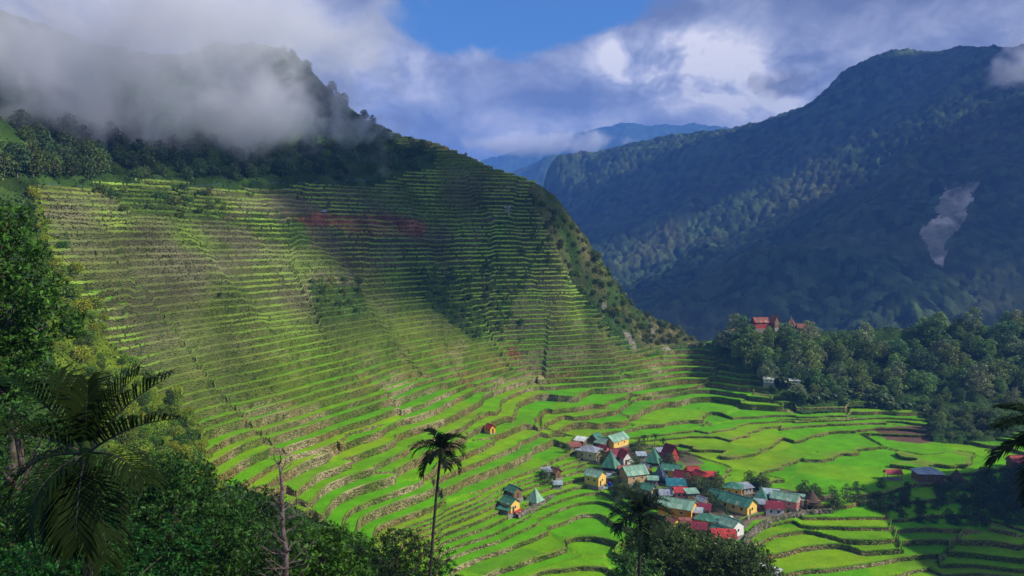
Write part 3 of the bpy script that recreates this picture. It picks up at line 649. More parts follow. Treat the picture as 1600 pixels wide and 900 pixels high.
def leaves(cent, size, nrm_bias, g, base, aspect=0.55, droop=0.0, fold=False):
    """one pointed leaf-shaped quad per centre; nrm_bias leans its face outward"""
    n = len(cent); d = g.normal(size=(n, 3)); d[:, 2] -= droop; d /= np.linalg.norm(d, axis=1)[:, None]
    nr = g.normal(size=(n, 3)) * 0.8 + nrm_bias; s = np.cross(d, nr); s /= (np.linalg.norm(s, axis=1)[:, None] + 1e-9)
    L = size * (0.6 + 0.8 * g.random((n, 1))); Wd = L * aspect
    P = np.stack([cent - d * L * 0.5, cent + s * Wd * 0.5 - d * L * 0.05, cent + d * L * 0.5, cent - s * Wd * 0.5 - d * L * 0.05], 1)
    c = base[None] * (0.40 + 1.2 * g.random((n, 1))) ; c = c + np.array([0.02, 0.018, 0.0]) * (g.random((n, 1)) < 0.25)
    return P.reshape(-1, 3), np.repeat(np.clip(c, 0.003, 1), 4, 0)
def crown_points(g, lobes, per, surf=0.7):
    C = []; Nn = []
    for (c, r) in lobes:
        n = int(per * (r[0] * r[1] * r[2]) ** (2 / 3)); d = g.normal(size=(n, 3)); d /= np.linalg.norm(d, axis=1)[:, None]
        k = (surf + (1 - surf) * g.random((n, 1)) ** 0.6) * (1 + 0.13 * g.normal(size=(n, 1)))
        ang = 0.16 * np.sin(d[:, 0:1] * 9 + c[0] * 3) * np.sin(d[:, 1:2] * 8 + c[1] * 5) * np.sin(d[:, 2:3] * 7 + 1)
        p = np.array(c) + d * np.array(r) * (k + ang); ok = d[:, 2] > -0.75; C.append(p[ok]); Nn.append(d[ok])
    return np.concatenate(C), np.concatenate(Nn)
def make_tree(name, lab, cat, seed, h, spread, nl, leaf, per, base, mat, trunk_r, crown0=0.35, lobes_n=12, group=None, aspect=0.6, barkm=None, clump=0):
    """a tree with a tapered limbed trunk and a crown of leaf faces; stands on z=0"""
    g = np.random.default_rng(seed); root = bpy.data.objects.new(name, None); COL.objects.link(root); tag(root, lab, cat, group)
    lob = []
    for i in range(lobes_n):
        t = (i + 0.5) / lobes_n; z = h * (crown0 + (0.98 - crown0) * t); rr = spread * math.sin(math.pi * (0.18 + 0.76 * t)) ** 0.8
        a = i * 2.4 + g.random() * 0.9; q = rr * (0.35 + 0.45 * g.random()); r = spread * (0.34 + 0.22 * g.random()) * (1.15 - 0.45 * t)
        lob.append(((q * math.cos(a), q * math.sin(a), z - r * 0.3), (r, r, r * 0.72)))
    trunk = [([(0, 0, -0.6), (0.04 * h * g.normal(), 0.03 * h * g.normal(), h * 0.3), (0.03 * h * g.normal(), 0.03 * h * g.normal(), h * 0.62), (0, 0, h * 0.88)], [trunk_r * 1.25, trunk_r * 0.85, trunk_r * 0.5, trunk_r * 0.12])]
    for (c, r) in lob[::1]:
        z0 = max(h * 0.22, c[2] - spread * 0.55); trunk.append(([(0, 0, z0), (c[0] * 0.55, c[1] * 0.55, z0 * 0.4 + c[2] * 0.6), c], [trunk_r * 0.42, trunk_r * 0.26, trunk_r * 0.07]))
    V, F = join([tube(p, r, 6) for p, r in trunk]); obj_from('trunk', V, F, barkm or M_bark, parent=root, smooth=True)
    if clump:
        C, Nn = crown_points(g, lob, per / clump); s0 = 0.55 + 0.9 * g.random(len(C)); n0 = len(C)
        off = g.normal(size=(n0, clump, 3)); off /= np.linalg.norm(off, axis=2)[:, :, None]; tone = (0.45 + 1.1 * g.random(n0) ** 1.5)
        rad = (leaf * 1.5 * s0)[:, None, None] * (0.3 + 0.7 * g.random((n0, clump, 1)))
        Cc = (C[:, None, :] + off * rad * np.array([1, 1, 0.55])).reshape(-1, 3); Nc = (Nn[:, None, :] * 0.8 + off * 0.6 + np.array([0, 0, 0.7])).reshape(-1, 3)
        P, c = leaves(Cc, leaf * np.repeat(0.6 + 0.5 * s0, clump)[:, None], Nc, g, np.array(base), aspect); c = c * np.repeat(tone, clump * 4)[:, None]
    else:
        C, Nn = crown_points(g, lob, per); P, c = leaves(C, leaf, Nn, g, np.array(base), aspect)
    obj_from('crown', P, np.arange(len(P)).reshape(-1, 4), mat, parent=root, colors=c)
    return root
def copy_tree(o, parent=None):
    c = o.copy(); COL.objects.link(c)
    if parent is not None: c.parent = parent
    for ch in list(o.children): copy_tree(ch, c)
    return c
USED = set()
def place(proto, x, y, z, sc=1.0, rz=None, lab=None, grp=None, szf=None):
    o = proto if proto.name not in USED else copy_tree(proto)
    USED.add(proto.name); USED.add(o.name)
    if szf is None: szf = 0.85 + 0.3 * rnd.random()
    o.location = (x, y, z); o.rotation_euler = (0, 0, rnd.random() * 6.28 if rz is None else rz); o.scale = (sc, sc, sc * szf)
    if lab: o['label'] = lab
    if grp: o['group'] = grp
    return o
def make_bush(name, lab, cat, seed, h, spread, leaf, per, base, group=None, aspect=0.6, mat=None, n=6):
    g = np.random.default_rng(seed); lob = []
    for i in range(n):
        a = i * 2.4; q = spread * 0.55 * math.sqrt((i + 0.3) / n); r = spread * (0.38 + 0.22 * g.random())
        lob.append(((q * math.cos(a), q * math.sin(a), h * (0.35 + 0.3 * g.random())), (r, r, h * 0.5)))
    C, Nn = crown_points(g, lob, per); C[:, 2] = np.maximum(C[:, 2], -0.3); P, c = leaves(C, leaf, Nn, g, np.array(base), aspect)
    root = bpy.data.objects.new(name, None); COL.objects.link(root); tag(root, lab, cat, group)
    obj_from('foliage', P, np.arange(len(P)).reshape(-1, 4), mat or M_leaf, parent=root, colors=c)
    V, F = join([tube([(0, 0, -0.5), (c_[0] * 0.5, c_[1] * 0.5, h * 0.3), c_], [0.05 * h, 0.03 * h, 0.01 * h], 5) for c_, r_ in lob]); obj_from('stem', V, F, M_bark, parent=root, smooth=True)
    return root
# ---- palms
def frond(L, nl, leafL, wid, arch, g, base, up0=0.9, lift=0.25):
    """one feather frond along +x, rising at up0 radians and bending over; returns leaflet verts, colours, rib path"""
    s = np.linspace(0, 1, 22); ang = up0 - arch * s ** 1.25
    px = np.concatenate([[0], np.cumsum(np.cos(ang[:-1])) / 21 * L]); pz = np.concatenate([[0], np.cumsum(np.sin(ang[:-1])) / 21 * L])
    V = []; C = []
    for side in (-1, 1):
        for i in range(nl):
            t = 0.14 + 0.86 * (i + 0.5 * g.random()) / nl; x = np.interp(t, s, px); z = np.interp(t, s, pz); a = np.interp(t, s, ang)
            T = np.array([math.cos(a), 0, math.sin(a)]); U = np.array([-math.sin(a), 0, math.cos(a)]); S = np.array([0, side, 0])
            fw = 0.45 + 0.75 * t; d = S * 1.0 + T * fw + U * (lift + 0.15 * g.random()); d /= np.linalg.norm(d); l = leafL * (math.sin(math.pi * (0.12 + 0.80 * t)) ** 0.6) * (0.85 + 0.3 * g.random())
            wv = np.cross(d, U); wv /= np.linalg.norm(wv); w = wid * (0.7 + 0.6 * g.random())
            p0 = np.array([x, 0, z]); p1 = p0 + d * l * 0.5; d2 = d + np.array([0, 0, -0.55 - 0.4 * g.random()]); d2 /= np.linalg.norm(d2); p2 = p1 + d2 * l * 0.5
            V += [p0 - wv * w * 0.35, p0 + wv * w * 0.35, p1 + wv * w * 0.5, p1 - wv * w * 0.5, p1 - wv * w * 0.5, p1 + wv * w * 0.5, p2 + wv * w * 0.1, p2 - wv * w * 0.1]
            C += [base * (0.7 + 0.6 * g.random())] * 8
    rib = [(px[i], 0, pz[i]) for i in range(0, 22, 3)]
    return np.array(V), np.array(C), rib
def make_palm(name, lab, seed, trunk_h, tr, L, nfr, nl, leafL, wid, base, lean=(0, 0), group=None, specs=None, dead=2):
    """origin at the foot; fronds are parts of their own"""
    g = np.random.default_rng(seed); root = bpy.data.objects.new(name, None); COL.objects.link(root); tag(root, lab, 'palm', group)
    pts = [(lean[0] * t * t * trunk_h, lean[1] * t * t * trunk_h, trunk_h * t - 0.5 * (1 - t)) for t in np.linspace(0, 1, 9)]
    V, F = tube(pts, [tr * (1.35 - 0.5 * t) for t in np.linspace(0, 1, 9)], 8); obj_from('trunk', V, F, M_palmbark, parent=root, smooth=True)
    top = np.array(pts[-1]); V, F = tube([top - (0, 0, 0.1), top + (0, 0, L * 0.18), top + (0, 0, L * 0.34)], [tr * 1.15, tr * 1.0, tr * 0.3], 8); obj_from('crownshaft', V, F, M_palm, parent=root, colors=np.tile([0.05, 0.09, 0.02], (len(V), 1)), smooth=True)
    sp = specs or [(i * 2.399 + 0.3 * g.random(), 1.25 - 1.35 * (i / max(nfr - 1, 1)) + 0.1 * g.normal(), 1.2 + 0.7 * g.random(), 0.85 + 0.25 * g.random()) for i in range(nfr)]
    for (az, up0, arch, sl) in sp:
        v, c, rib = frond(L * sl, nl, leafL, wid, arch, g, np.array(base), up0, 0.75 if up0 > 0.6 else 0.15)
        ca, sa = math.cos(az), math.sin(az); Rm = np.array([[ca, -sa, 0], [sa, ca, 0], [0, 0, 1]]); org = top + np.array([0, 0, L * 0.10])
        f = obj_from('frond', v @ Rm.T + org, np.arange(len(v)).reshape(-1, 4), M_palm, parent=root, colors=c)
        tv, tf = tube(np.array(rib) @ Rm.T + org, list(np.linspace(tr * 0.28, tr * 0.04, len(rib))), 4); obj_from('rib', tv, tf, M_palmbark, parent=f, smooth=True)
    if not nfr and not specs: return root
    return root

def at_px(u, v, D):
    d = pdir(u, v); t = D / d[1]; return d[0] * t, D, d[2] * t
# ---- woods: broadleaf trees on the far slopes
def sample_poly(poly, n, seed, mind=0.0, cond=None):
    r = random.Random(seed); us = [p[0] for p in poly]; vs = [p[1] for p in poly]; out = []; tries = 0
    while len(out) < n and tries < n * 60:
        tries += 1; u = r.uniform(max(min(us), -60), min(max(us), 1660)); v = r.uniform(max(min(vs), -40), min(max(vs), 920))
        if not in_poly(np.array([u]), np.array([v]), poly)[0]: continue
        if cond and not cond(u, v): continue
        h = hit(u, v)
        if h is None: continue
        if any((h[0] - q[0]) ** 2 + (h[1] - q[1]) ** 2 < mind * mind for q in out): continue
        out.append(h)
    return out
G_A = 0.034, 0.070, 0.014
hill_p = [make_tree('broadleaf_tree', 'dark green broadleaf tree in the dense wood on the right hill', 'tree', 100 + i, 9.5 + i, 4.2 + 0.35 * i, 0, 0.70, 52, b, M_leaf, 0.22, 0.25, 12) for i, b in enumerate([(0.105, 0.195, 0.040), (0.155, 0.240, 0.055), (0.080, 0.155, 0.050), (0.20, 0.25, 0.11)])]
up_p = [make_tree('forest_tree', 'dark tree in the forest band above the terraces', 'tree', 120 + i, 8.0 + i, 3.6 + 0.3 * i, 0, 0.70, 48, b, M_leaf, 0.2, 0.28, 11) for i, b in enumerate([(0.065, 0.115, 0.030), (0.085, 0.135, 0.038), (0.050, 0.095, 0.035)])]
pts = sample_poly([(1120, 548), (1140, 525), (1250, 530), (1330, 545), (1400, 535), (1480, 505), (1640, 500), (1640, 655), (1545, 680), (1470, 670), (1450, 645), (1350, 632), (1260, 632), (1190, 592)], 175, 5, 5.0)
for i, (x, y, z) in enumerate(pts):
    p = hill_p[[0, 1, 0, 2, 1, 0, 3][i % 7]]; edge_ = proj(np.array([x]), np.array([y]), np.array([z]))[1][0] > 618
    place(p, x, y, z - 0.6, 0.5 + 0.3 * rnd.random() if edge_ else 0.75 + 0.65 * rnd.random(), grp='trees of the wood on the right hill')
pts = sample_poly([(-40, 292), (0, 292), (60, 282), (150, 276), (430, 284), (580, 284), (640, 266), (680, 258), (672, 238), (620, 222), (570, 200), (540, 172), (520, 160), (500, 190), (380, 225), (200, 215), (0, 205), (-40, 205)], 150, 6, 6.0)
pts += sample_poly([(370, 120), (455, 90), (560, 160), (600, 215), (500, 190), (400, 190)], 70, 8, 4.0)
for i, (x, y, z) in enumerate(pts): place(up_p[i % 3], x, y, z - 0.5, 0.7 + 0.55 * rnd.random(), grp='trees of the forest above the terraces')
# ---- shrubs
sh_p = [make_bush('shrub', 'green shrub on the overgrown terraces', 'shrub', 140 + i, 2.6, 2.0, 0.5, 60, b) for i, b in enumerate([(0.085, 0.155, 0.026), (0.125, 0.18, 0.030), (0.055, 0.11, 0.022)])]
k = 0
for pol, n in [(OVERGROWN[0][0], 105), (OVERGROWN[1][0], 22), (OVERGROWN[2][0], 40), (OVERGROWN[3][0], 26), ([(860, 330), (880, 400), (960, 520), (930, 520), (850, 400)], 22), ([(700, 470), (800, 480), (850, 530), (780, 540)], 16)]:
    for (x, y, z) in sample_poly(pol, n, 20 + n, 2.5): place(sh_p[k % 3], x, y, z - 0.3, 0.6 + 0.9 * rnd.random(), grp='shrubs on the overgrown terraces'); k += 1
rd_p = [make_bush('ridge_shrub', 'olive green shrub on the steep rocky side of the ridge', 'shrub', 150 + i, 3.2, 2.3, 0.5, 55, b) for i, b in enumerate([(0.085, 0.125, 0.022), (0.14, 0.17, 0.030), (0.050, 0.085, 0.018)])]
for i, (x, y, z) in enumerate(sample_poly([(822, 300), (865, 318), (905, 365), (960, 432), (1040, 495), (1092, 540), (1000, 540), (950, 505), (905, 455), (868, 380)], 120, 31, 3.0)):
    place(rd_p[i % 3], x, y, z - 0.4, 0.55 + 0.8 * rnd.random(), grp='shrubs on the side of the ridge')
# yellow green bushes of the left flank, and bushes by the fallow field on the right
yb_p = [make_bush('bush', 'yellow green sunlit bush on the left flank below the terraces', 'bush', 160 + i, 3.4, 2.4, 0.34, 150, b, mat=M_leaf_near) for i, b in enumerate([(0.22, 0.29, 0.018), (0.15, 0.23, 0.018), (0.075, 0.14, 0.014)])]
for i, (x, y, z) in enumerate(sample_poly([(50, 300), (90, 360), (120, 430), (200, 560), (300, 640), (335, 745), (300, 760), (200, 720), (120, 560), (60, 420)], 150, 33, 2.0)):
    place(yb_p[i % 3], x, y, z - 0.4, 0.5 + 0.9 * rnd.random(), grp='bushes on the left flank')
gb = make_bush('round_bush', 'pale green bush beside the bare brown field on the right', 'bush', 170, 4.2, 3.0, 0.5, 70, (0.10, 0.14, 0.04))
for (x, y, z) in sample_poly([(1450, 640), (1560, 645), (1575, 668), (1540, 688), (1465, 690)], 26, 35, 3.0): place(gb, x, y, z - 0.4, 0.6 + 0.5 * rnd.random(), grp='bushes beside the bare brown field')
# broad-leaved banana plants along the foot of the hill
def make_banana(seed):
    g = np.random.default_rng(seed); V = []; C = []
    for i in range(9):
        a = i * 2.4; up0 = 1.35 - 0.1 * i; ca, sa = math.cos(a), math.sin(a); p = np.array([0, 0, 1.6]); w = 0.1
        for k in range(5):
            an = up0 - 0.5 * k; q = p + 0.65 * np.array([math.cos(an) * ca, math.cos(an) * sa, math.sin(an)]); w2 = [0.42, 0.55, 0.5, 0.35, 0.08][k]; s_ = np.array([-sa, ca, 0.0])
            V += [p - s_ * w, p + s_ * w, q + s_ * w2, q - s_ * w2]; C += [np.array([0.085, 0.13, 0.04]) * (0.7 + 0.6 * g.random())] * 4; p = q; w = w2
    root = bpy.data.objects.new('banana_plant', None); COL.objects.link(root); tag(root, 'banana plant with broad shining leaves at the foot of the wooded hill', 'banana plant')
    obj_from('leaves', np.array(V), np.arange(len(V)).reshape(-1, 4), M_leaf_near, parent=root, colors=np.array(C)); v, f = tube([(0, 0, -0.5), (0, 0, 1.7)], [0.16, 0.12], 6); obj_from('stem', v, f, M_bark, parent=root); return root
ba = make_banana(5)
for (x, y, z) in sample_poly([(1215, 590), (1300, 600), (1420, 622), (1450, 650), (1340, 635), (1260, 638), (1220, 618)], 46, 36, 2.4): place(ba, x, y, z, 1.1 + 0.7 * rnd.random(), grp='banana plants at the foot of the right hill')
# small trees on the mound at the lower right and round the village
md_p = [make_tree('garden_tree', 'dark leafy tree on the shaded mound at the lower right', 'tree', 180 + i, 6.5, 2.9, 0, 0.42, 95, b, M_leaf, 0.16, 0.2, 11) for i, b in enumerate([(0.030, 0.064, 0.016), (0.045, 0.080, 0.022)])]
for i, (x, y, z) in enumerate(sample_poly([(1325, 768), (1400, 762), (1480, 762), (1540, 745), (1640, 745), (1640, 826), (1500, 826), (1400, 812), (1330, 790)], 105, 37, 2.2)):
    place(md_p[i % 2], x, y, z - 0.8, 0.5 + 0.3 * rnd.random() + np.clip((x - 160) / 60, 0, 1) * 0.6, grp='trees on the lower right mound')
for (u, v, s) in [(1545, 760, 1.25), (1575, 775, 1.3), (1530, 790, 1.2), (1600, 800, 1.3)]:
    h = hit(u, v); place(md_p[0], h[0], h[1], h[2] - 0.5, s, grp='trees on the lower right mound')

# ---- undergrowth: a skin of leaf clumps over the wild slopes
def undergrowth():
    g = np.random.default_rng(55); P_, C_ = [], []
    for key, dens, size, base in (('upper', 9000, 0.9, (0.034, 0.064, 0.016)), ('ridge', 15000, 0.7, (0.085, 0.11, 0.022)), ('hill', 12000, 0.9, (0.040, 0.070, 0.018)), ('near', 100000, 0.42, (0.05, 0.085, 0.014))):
        m = zone[key] & (GY < 560) & (AA > -R(40)) & (AA < R(40))
        if key == 'near': m = m & (RG > 15) & (PV < 1100)
        ii = np.argwhere(m); w = RG[m] ** (0.0 if key == 'near' else 1.0); pick = ii[g.choice(len(ii), dens, p=w / w.sum())]
        a = AZ[pick[:, 0]] + (g.random(dens) - 0.5) * _dA; r = RR[pick[:, 1]] + (g.random(dens) - 0.5) * 1.3
        x = r * np.sin(a); y = r * np.cos(a); z = grid_at(HN, x, y) + 0.25 * size + (0.5 * size * g.random(dens))
        sz = size * (0.5 + 0.9 * g.random((dens, 1)))
        if key == 'near': sz = sz * np.clip(r / 130, 0.35, 2.2)[:, None]
        P, c = leaves(np.stack([x, y, z], 1), sz, np.array([[0, 0, 1.0]]), g, np.array(base), 0.7)
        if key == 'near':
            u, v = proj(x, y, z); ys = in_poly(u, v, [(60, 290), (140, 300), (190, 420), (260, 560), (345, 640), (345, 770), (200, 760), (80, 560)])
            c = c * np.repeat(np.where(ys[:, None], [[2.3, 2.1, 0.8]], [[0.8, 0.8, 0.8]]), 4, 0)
        P_.append(P); C_.append(c)
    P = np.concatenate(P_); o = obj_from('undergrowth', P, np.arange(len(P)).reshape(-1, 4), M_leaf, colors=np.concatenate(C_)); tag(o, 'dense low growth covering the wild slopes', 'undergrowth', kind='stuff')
undergrowth()
# ---- weeds and tufts along the terrace walls
def tufts():
    g = np.random.default_rng(56); c = WALLQ.mean(1); n = len(c); dist = np.hypot(c[:, 0], c[:, 1]); up_ = np.clip((c[:, 2] + 62) / 45, 0, 1)
    w = (0.25 + up_ * 0.9) * np.clip(2.2 * fbm(c[:, 0], c[:, 1], 18, 3, 57) + 0.55, 0.02, 1.5) * np.linalg.norm(WALLQ[:, 1] - WALLQ[:, 0], axis=1); k = 60000; i = g.choice(n, k, p=w / w.sum())
    t = g.random((k, 1)); s = g.random((k, 1)); Q = WALLQ[i]; p = (Q[:, 0] * (1 - t) + Q[:, 1] * t) * (1 - s) + (Q[:, 3] * (1 - t) + Q[:, 2] * t) * s
    p[:, :2] += WALLDN[i] * 0.15; u_ = up_[i][:, None]
    P, cc = leaves(p, 0.62, np.concatenate([WALLDN[i], np.full((k, 1), 0.8)], 1), g, np.array([0.06, 0.10, 0.014]), 0.8)
    br = np.repeat(g.random((k, 1)) < 0.22, 4, 0); cc = np.where(br, np.array([0.15, 0.12, 0.05]), cc)
    o = obj_from('wall_weeds', P, np.arange(len(P)).reshape(-1, 4), M_leaf, colors=cc); tag(o, 'weeds and tufts growing out of the terrace walls', 'weeds', kind='stuff')
tufts()

# ---- near trees in front of the view
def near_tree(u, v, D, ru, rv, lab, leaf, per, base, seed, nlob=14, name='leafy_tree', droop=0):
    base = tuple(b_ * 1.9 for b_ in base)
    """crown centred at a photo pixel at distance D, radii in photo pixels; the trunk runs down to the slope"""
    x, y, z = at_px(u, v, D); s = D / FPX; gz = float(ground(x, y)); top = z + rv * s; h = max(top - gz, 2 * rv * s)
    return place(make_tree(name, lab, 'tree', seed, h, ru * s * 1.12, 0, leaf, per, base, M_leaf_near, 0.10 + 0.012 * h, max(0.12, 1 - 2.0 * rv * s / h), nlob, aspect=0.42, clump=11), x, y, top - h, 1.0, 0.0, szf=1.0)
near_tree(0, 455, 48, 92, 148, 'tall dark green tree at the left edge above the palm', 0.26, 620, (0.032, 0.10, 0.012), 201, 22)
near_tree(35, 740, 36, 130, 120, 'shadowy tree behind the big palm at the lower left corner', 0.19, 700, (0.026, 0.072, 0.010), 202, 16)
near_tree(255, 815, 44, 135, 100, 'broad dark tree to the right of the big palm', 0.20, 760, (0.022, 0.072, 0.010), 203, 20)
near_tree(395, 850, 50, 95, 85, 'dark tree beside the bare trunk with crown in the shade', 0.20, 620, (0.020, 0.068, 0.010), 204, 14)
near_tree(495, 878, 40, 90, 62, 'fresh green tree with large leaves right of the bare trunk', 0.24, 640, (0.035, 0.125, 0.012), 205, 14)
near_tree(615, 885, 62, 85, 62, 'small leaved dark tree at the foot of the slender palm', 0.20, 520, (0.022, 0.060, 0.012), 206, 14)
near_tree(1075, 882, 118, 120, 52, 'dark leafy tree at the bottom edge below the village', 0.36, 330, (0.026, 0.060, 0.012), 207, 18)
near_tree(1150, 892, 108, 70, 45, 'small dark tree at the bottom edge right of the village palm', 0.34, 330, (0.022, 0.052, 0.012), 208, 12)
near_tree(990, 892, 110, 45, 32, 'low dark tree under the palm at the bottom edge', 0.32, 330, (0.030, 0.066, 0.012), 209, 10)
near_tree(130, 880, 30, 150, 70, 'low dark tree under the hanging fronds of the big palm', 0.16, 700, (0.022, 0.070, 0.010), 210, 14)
# ---- palms
def palm_at(u, v, D, foot=None, **kw):
    x, y, z = at_px(u, v, D); gz = float(ground(x, y)); hh = z - gz; p = make_palm(trunk_h=hh, **kw); lx, ly = kw.get('lean', (0, 0)); place(p, x - lx * hh, y - ly * hh, gz, 1.0, 0.0, szf=1.0); return p
big = [(2.95, 0.92, 0.55, 1.15), (2.6, 1.25, 0.6, 0.9), (3.6, 0.65, 0.9, 1.0), (0.12, 0.98, 0.55, 1.15), (0.45, 1.25, 0.6, 0.95), (-0.15, 0.62, 0.6, 1.1), (1.9, 1.45, 0.5, 0.75), (-0.5, 0.25, 1.0, 0.95), (3.3, 0.15, 1.6, 0.95), (4.25, -0.1, 1.6, 0.95), (5.0, -0.5, 1.2, 1.0), (5.55, -0.8, 0.9, 1.15), (4.6, -0.9, 0.7, 0.9), (3.8, -0.7, 1.0, 0.9)]
palm_at(135, 725, 20, name='palm_tree', lab='large dark palm with broad feather fronds at the lower left', seed=301, tr=0.14, L=2.5, nfr=13, nl=25, leafL=1.10, wid=0.066, base=(0.016, 0.036, 0.006), specs=big)
palm_at(688, 710, 55, name='palm_tree', lab='slender tall palm standing alone in the middle of the terraces', seed=302, tr=0.11, L=2.2, nfr=15, nl=17, leafL=0.85, wid=0.11, base=(0.014, 0.026, 0.010), lean=(0.055, 0))
palm_at(1000, 812, 62, name='palm_tree', lab='dark palm in front of the village with drooping fronds', seed=303, tr=0.13, L=3.0, nfr=16, nl=20, leafL=1.0, wid=0.11, base=(0.015, 0.030, 0.012))
palm_at(1650, 705, 24, name='palm_tree', lab='palm at the right edge reaching a frond into the picture', seed=304, tr=0.13, L=2.2, nfr=14, nl=36, leafL=0.8, wid=0.08, base=(0.018, 0.036, 0.012))
vp = make_palm('village_palm', 'small dark palm behind the upper village houses', 305, 5.0, 0.13, 2.6, 13, 9, 0.9, 0.20, (0.024, 0.045, 0.014))
for (u, v, s, lab) in [(1007, 700, 1.0, 'leftmost of the palms behind the upper village houses'), (1023, 698, 0.9, 'middle palm behind the upper village houses'), (1036, 704, 0.85, 'rightmost palm behind the upper village houses beside the red roof'), (1192, 768, 0.7, 'dark palm behind the green pyramid roof on the right of the village'), (1550, 735, 1.3, 'palm above the trees left of the red roofed house at the right edge'),
                     (268, 640, 0.9, 'small palm at the left edge of the lower terraces'), (728, 250, 0.6, 'lone palm standing on the ridge line against the sky'), (345, 470, 0.5, 'small palm among the shaded middle terraces'), (640, 225, 0.7, 'palm at the upper end of the ridge'), (130, 300, 0.8, 'palm at the left end of the highest terrace')]:
    h = hit(u, v)
    if h: place(vp, h[0], h[1], h[2], s, lab=lab, grp='small palms')
# ---- the bare trunk
def dead_tree():
    x, y, z = at_px(441, 720, 30); gz = float(ground(x, y)); H = z - gz; g = random.Random(9)
    root = bpy.data.objects.new('dead_tree', None); COL.objects.link(root); tag(root, 'bare pale dead tree trunk with thin twigs in front of the terraces', 'dead tree'); root.location = (x, y, gz)
    xo = lambda t: 0.09 * math.sin(t * 11) + 0.05 * math.sin(t * 29) - 0.12 * (1 - t)
    pts = [(xo(t), 0, H * t - 0.4 * (1 - t)) for t in np.linspace(0, 1, 16)]; V, F = tube(pts, [0.24 - 0.20 * t ** 1.2 + 0.03 * math.sin(t * 47) * (1 - t) for t in np.linspace(0, 1, 16)], 10); obj_from('trunk', V, F, M_deadbark, parent=root, smooth=True)
    for i in range(38):
        t = 0.6 + 0.4 * g.random(); a = g.random() * 6.28; L = (0.7 + 1.1 * g.random()) * (1.5 - t * 0.8); p = np.array([xo(t), 0, H * t]); d = np.array([math.cos(a), math.sin(a) * 0.7, 0.35 + 0.6 * g.random()]); P = [p]
        for k in range(5):
            d = d + np.array([g.gauss(0, .25), g.gauss(0, .25), g.gauss(0, .2)]); d /= np.linalg.norm(d); P.append(P[-1] + d * L / 5)
        parts = [tube(P, [0.042, 0.030, 0.022, 0.016, 0.011, 0.006], 5)]
        for k in (2, 3):
            e = d + np.array([g.gauss(0, .6), g.gauss(0, .6), g.gauss(0, .5)]); e /= np.linalg.norm(e); parts.append(tube([P[k], P[k] + e * L * 0.25, P[k] + e * L * 0.45], [0.012, 0.008, 0.003], 4))
        V, F = join(parts); obj_from('branch', V, F, M_deadbark, parent=root, smooth=True)
dead_tree()
# ---------------------------------------------------------------- houses
def roof_mat(name, col, rust=0.25, thatch=False):
    m, N, b = new_mat(name); P = N.n('ShaderNodeTexCoord').outputs['Object']; b.inputs['Roughness'].default_value = 0.9 if thatch else 0.42; b.inputs['Specular IOR Level'].default_value = 0.1 if thatch else 0.4
    n = N.noise(P, 1.1, 6, 0.7, 0.4); n2 = N.noise(P, 3.0, 4, 0.7)
    c = N.mix(N.math('MULTIPLY', N.smooth(n, 0.48, 0.72), rust), (*col, 1), (0.16, 0.085, 0.045, 1) if not thatch else (0.05, 0.035, 0.025, 1))
    f = N.math('ADD', N.math('MULTIPLY', n2, 0.9), 0.52)
    if not thatch:
        a_ = N.n('ShaderNodeAttribute', attribute_name='run'); sy = N.n('ShaderNodeSeparateXYZ'); N.l(P, sy.inputs[0]); cb = N.n('ShaderNodeCombineXYZ'); N.l(N.math('FLOOR', N.math('MULTIPLY', a_.outputs['Fac'], 1.1)), cb.inputs[0]); N.l(N.math('FLOOR', N.math('MULTIPLY', sy.outputs[1], 0.45)), cb.inputs[1])
        wn = N.n('ShaderNodeTexWhiteNoise'); N.l(cb.outputs[0], wn.inputs[0]); f = N.math('MULTIPLY', f, N.math('ADD', N.math('MULTIPLY', wn.outputs['Value'], 0.6), 0.68))
        c = N.mix(N.math('MULTIPLY', N.smooth(wn.outputs['Value'], 0.86, 0.9), 0.6), c, (0.36, 0.33, 0.29, 1))
    sc = N.vmath('SCALE', c); N.l(f, sc.inputs[3]); c = sc.outputs[0]
    N.l(c, b.inputs['Base Color'])
    at = N.n('ShaderNodeAttribute', attribute_name='run'); wv = N.math('SINE', N.math('MULTIPLY', at.outputs['Fac'], 14.0 if not thatch else 40.0))
    bp = N.n('ShaderNodeBump'); bp.inputs['Strength'].default_value = 0.5; bp.inputs['Distance'].default_value = 0.06; N.l(N.math('ADD', wv, n2), bp.inputs['Height']); N.l(bp.outputs[0], b.inputs['Normal'])
    return m
RM = {'green': roof_mat('green_roof', (0.06, 0.23, 0.15), 0.4), 'pale_green': roof_mat('pale_green_roof', (0.24, 0.44, 0.31), 0.45), 'teal': roof_mat('teal_roof', (0.02, 0.16, 0.19), 0.1), 'navy': roof_mat('navy_roof', (0.02, 0.05, 0.09), 0.1),
      'red': roof_mat('red_roof', (0.40, 0.03, 0.025), 0.45), 'dark_red': roof_mat('dark_red_roof', (0.20, 0.014, 0.026), 0.4), 'bright_red': roof_mat('bright_red_roof', (0.50, 0.045, 0.035), 0.4), 'grey': roof_mat('grey_roof', (0.30, 0.34, 0.40), 0.15), 'blue_grey': roof_mat('blue_grey_roof', (0.36, 0.45, 0.50), 0.1),
      'white': roof_mat('white_roof', (0.72, 0.76, 0.74), 0.1), 'thatch': roof_mat('thatch', (0.11, 0.075, 0.055), 0.5, True), 'rust': roof_mat('rusty_roof', (0.30, 0.10, 0.06), 0.5)}
